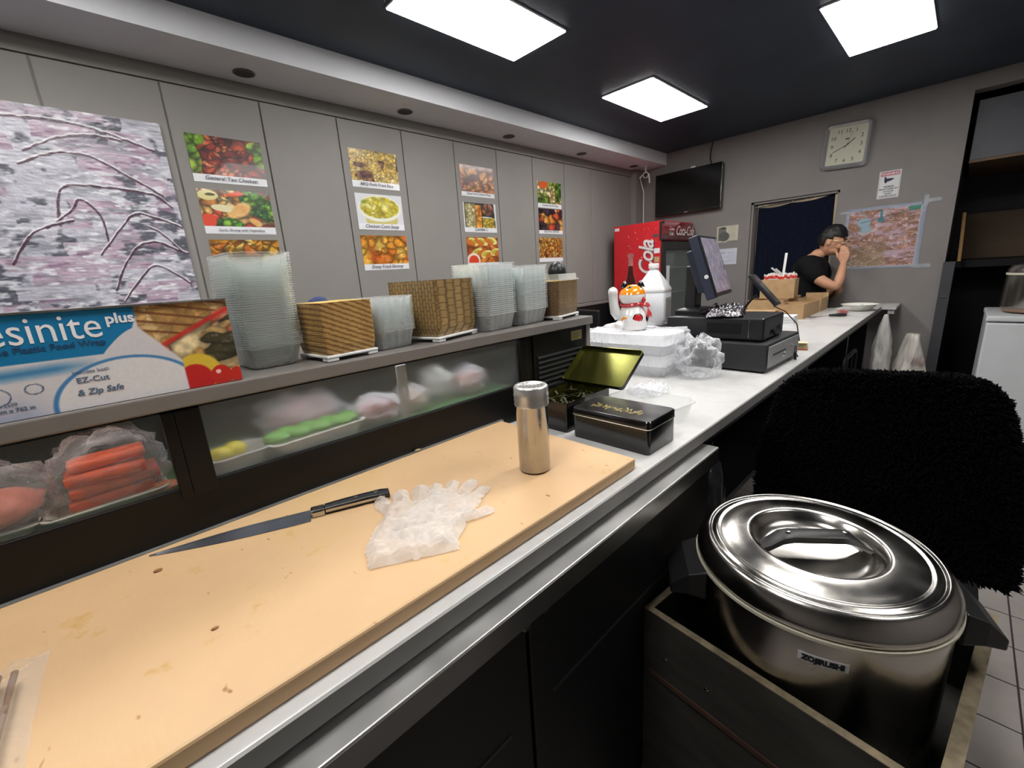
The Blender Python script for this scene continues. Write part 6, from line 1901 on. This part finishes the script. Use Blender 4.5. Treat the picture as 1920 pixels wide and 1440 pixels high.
m_hair = mat('black_hair', (17, 16, 16), 0.5, var=0.3, vscale=60, stretch=(1, 1, 0.3), bump=0.6, bscale=120)
m_shirt = mat('black_tshirt', (16, 16, 18), 0.9, var=0.2, vscale=20, spec=0.2, bump=0.2, bscale=30)
m_pants = mat('dark_trousers', (20, 20, 24), 0.9, var=0.2)
# local frame: he faces -Y; +X is his left-hand... right shoulder towards the camera is -X
HC = Vector((0.0, -0.115, 1.565))           # head centre, tipped forward and down
RX = Matrix.Rotation(rad(16), 4, 'X')       # nod: chin drawn in, crown forward
hm = MB().ball((0, 0, 0), 1.0, 40, 30)
hv = []
for p in hm.v:
    x, y, z = p
    w = 0.076 * (1 - 0.12 * max(0, -z) ** 1.5)
    yy = y * (0.098 if y < 0 else 0.100)
    zz = z * 0.122
    if y < 0 and z < 0:                     # jaw and chin
        yy *= 1 - 0.10 * (-z)
        w *= 1 - 0.18 * (-z)
    if y > 0 and z < -0.2:                  # nape
        yy *= 1 - 0.45 * (-z - 0.2)
    hv.append((x * w, yy, zz))
hm.v = hv
hm.ball((0, -0.100, -0.018), 0.0125, 12, 10, (0.95, 1.1, 1.0))           # nose tip
hm.tube([(0, -0.092, 0.025), (0, -0.100, 0.0), (0, -0.106, -0.014)], [0.008, 0.010, 0.012], 10)
hm.ball((0, -0.084, -0.056), 0.015, 12, 8, (1.3, 0.6, 0.45))             # lips
hm.ball((0, -0.066, -0.094), 0.022, 12, 8, (1.2, 0.8, 0.7))              # chin
hm.ball((0, -0.036, -0.066), 0.052, 16, 12, (1.08, 0.98, 0.78))          # jaw
for sx in (-1, 1):
    hm.ball((sx * 0.034, -0.078, 0.022), 0.018, 10, 8, (1.2, 0.7, 0.5))  # brow
    hm.ball((sx * 0.04, -0.07, -0.03), 0.024, 10, 8, (1, 0.8, 0.9))      # cheek
    hm.ball((sx * 0.078, 0.008, -0.008), 0.026, 12, 10, (0.32, 0.72, 1.15))  # ear
HM = Matrix.Translation(HC) @ RX
hm.xf(HM)
neck_v = [(0, 0.0, 1.40), (0, -0.035, 1.455), (0, -0.075, 1.51)]
body_v = [(0, 0.02, 0.96), (0, 0.035, 1.10), (0, 0.05, 1.25), (0, 0.035, 1.375), (0, -0.005, 1.44), (0, -0.055, 1.50),
          # right arm (towards the camera, -X): shoulder, elbow, wrist up to the face
          (-0.115, 0.015, 1.375), (-0.185, -0.01, 1.345), (-0.215, -0.10, 1.235), (-0.205, -0.215, 1.175), (-0.135, -0.225, 1.255), (-0.07, -0.225, 1.345), (-0.053, -0.222, 1.385),
          # left arm across the body
          (0.115, 0.015, 1.375), (0.185, -0.01, 1.345), (0.215, -0.06, 1.20), (0.19, -0.11, 1.08), (0.06, -0.19, 1.13), (-0.06, -0.22, 1.16),
          # legs
          (-0.095, 0.02, 0.90), (-0.10, 0.01, 0.50), (-0.10, 0.03, 0.09), (-0.10, -0.09, 0.045),
          (0.095, 0.02, 0.90), (0.10, 0.01, 0.50), (0.10, 0.03, 0.09), (0.10, -0.09, 0.045)]
body_e = [(0, 1), (1, 2), (2, 3), (3, 4), (4, 5), (3, 6), (6, 7), (7, 8), (8, 9), (9, 10), (10, 11), (11, 12), (3, 13), (13, 14), (14, 15), (15, 16), (16, 17), (17, 18),
          (0, 19), (19, 20), (20, 21), (21, 22), (0, 23), (23, 24), (24, 25), (25, 26)]
body_r = [(0.14, 0.105), (0.135, 0.10), (0.15, 0.105), (0.13, 0.095), 0.06, 0.056, 0.075, 0.062, 0.050, 0.043, 0.040, 0.031, 0.026, 0.075, 0.062, 0.050, 0.042, 0.036, 0.028,
          0.085, 0.06, 0.042, 0.035, 0.085, 0.06, 0.042, 0.035]
bme = skin_mesh(body_v, body_e, body_r)
# right hand: palm from the wrist to the nose, fingers laid along the far side of the nose and cheek
hand = MB().loops([[(-0.052 + x * t, -0.222 + y * w, z) for x, y in ((-1, -1), (0, -1.15), (1, -1), (1, 1), (0, 1.15), (-1, 1))] for (z, w, t) in ((1.375, 0.021, 0.019), (1.40, 0.032, 0.018), (1.435, 0.038, 0.016), (1.462, 0.037, 0.014))])
fingers = []
for k, (fy, ln, tw) in enumerate(((-0.252, 0.056, 0.018), (-0.233, 0.070, 0.014), (-0.213, 0.074, 0.006), (-0.194, 0.066, -0.002))):
    fingers.append(MB().tube([(-0.052, fy, 1.45), (-0.056, fy + tw * 0.3, 1.45 + ln * 0.4), (-0.050, fy + tw * 0.7, 1.45 + ln * 0.75), (-0.038, fy + tw, 1.45 + ln)], [0.0096, 0.0092, 0.0085, 0.007], 10))
fingers.append(MB().tube([(-0.05, -0.195, 1.40), (-0.048, -0.176, 1.425), (-0.046, -0.168, 1.45), (-0.044, -0.164, 1.47)], [0.0115, 0.0105, 0.0095, 0.0075], 10))
parts = [hm.mesh('h'), bme, hand.mesh('p')] + [f.mesh('f') for f in fingers]
body_o = fuse('body', parts, 0.0055, m_skin, man, 4)
# hair cap following the skull
hc = MB().ball((0, 0, 0), 1.0, 40, 30)
hv = []
for p in hc.v:
    x, y, z = p
    n_ = 1 + 0.06 * mnoise.noise(Vector(p) * 5) + 0.06 * mnoise.noise(Vector(p) * 14) + 0.05 * max(0, z)
    hv.append((x * 0.086 * n_, y * 0.110 * n_ + 0.004, z * 0.131 * n_ + 0.006))
hc.v = hv
def keep_hair(c):
    x, y, z = c
    if y < -0.02:
        return z > 0.052 + 0.25 * max(0, -y - 0.08)
    if y < 0.03:
        return z > 0.020 or (abs(x) < 0.0 and z > 0)
    return z > -0.045 + 0.0 * y
hc.f = [f for f in hc.f if keep_hair([sum(hc.v[i][k] for i in f) / len(f) for k in range(3)])]
hair = hc.xf(HM).build('hair', m_hair, man, smooth=True)
md = hair.modifiers.new('thick', 'SOLIDIFY')
md.thickness = 0.018
md.offset = -1
# eyes, glasses
m_eye = mat('eye_white', (220, 214, 208), 0.2)
for sx in (-1, 1):
    e = MB().ball((sx * 0.033, -0.083, 0.005), 0.011, 14, 10).xf(HM).build('eye', m_eye, man, smooth=True)
    MB().ball((sx * 0.033, -0.0915, 0.004), 0.0045, 10, 8, (1, 0.6, 1)).xf(HM).build('iris', m_ink, e, smooth=True)
    MB().tube([(sx * 0.018, -0.094, 0.033), (sx * 0.034, -0.092, 0.038), (sx * 0.05, -0.083, 0.034)], 0.0035, 6).xf(HM).build('eyebrow', m_hair, man, smooth=True)
gl = bpy.data.objects.new('glasses', None)
col.objects.link(gl)
gl.parent = man
m_gold2 = mat('pale_gold_wire', (214, 196, 150), 0.3, 0.7)
for sx in (-1, 1):
    cx = sx * 0.034
    MB().tube([(cx + 0.025 * math.cos(a), -0.104, 0.006 + 0.019 * math.sin(a)) for a in [2 * math.pi * k / 24 for k in range(25)]], 0.0016, 6).xf(HM).build('lens_rim', m_gold2, gl, smooth=True)
    MB().tube([(sx * 0.059, -0.103, 0.012), (sx * 0.080, -0.07, 0.012), (sx * 0.084, -0.005, 0.010), (sx * 0.082, 0.015, -0.005)], 0.0022, 6).xf(HM).build('temple', m_gold2, gl, smooth=True)
MB().tube([(-0.010, -0.105, 0.010), (0.0, -0.108, 0.013), (0.010, -0.105, 0.010)], 0.0016, 6).xf(HM).build('bridge', m_gold2, gl, smooth=True)
# clothing
sh_v = [(0, 0.02, 0.93), (0, 0.035, 1.10), (0, 0.05, 1.25), (0, 0.037, 1.375), (0, 0.012, 1.425),
        (-0.115, 0.015, 1.375), (-0.185, -0.01, 1.345), (-0.222, -0.105, 1.225), (0.115, 0.015, 1.375), (0.185, -0.01, 1.345), (0.220, -0.06, 1.20)]
sh_e = [(0, 1), (1, 2), (2, 3), (3, 4), (3, 5), (5, 6), (6, 7), (3, 8), (8, 9), (9, 10)]
sh_r = [(0.185, 0.165), (0.185, 0.165), (0.19, 0.165), (0.155, 0.135), 0.068, 0.098, 0.084, 0.08, 0.098, 0.084, 0.08]
fuse('tshirt', [skin_mesh(sh_v, sh_e, sh_r)], 0.008, m_shirt, man, 3)
tr_v = [(0, 0.02, 0.97), (-0.095, 0.02, 0.90), (-0.10, 0.01, 0.50), (-0.10, 0.03, 0.11), (0.095, 0.02, 0.90), (0.10, 0.01, 0.50), (0.10, 0.03, 0.11)]
fuse('trousers', [skin_mesh(tr_v, [(0, 1), (1, 2), (2, 3), (0, 4), (4, 5), (5, 6)], [(0.15, 0.12), 0.098, 0.075, 0.06, 0.098, 0.075, 0.06])], 0.01, m_pants, man, 3)
for sx in (-1, 1):
    MB().loops([[(sx * 0.10 + x, y - 0.03, z) for x, y, z in rrect(0.09, 0.26, 0.04, 5, z=zz)] for zz in (0.0, 0.05)] + [[(sx * 0.10 + x, y, z) for x, y, z in rrect(0.08, 0.12, 0.03, 5, z=0.095)]]).build('shoe', m_black, man, smooth=True)
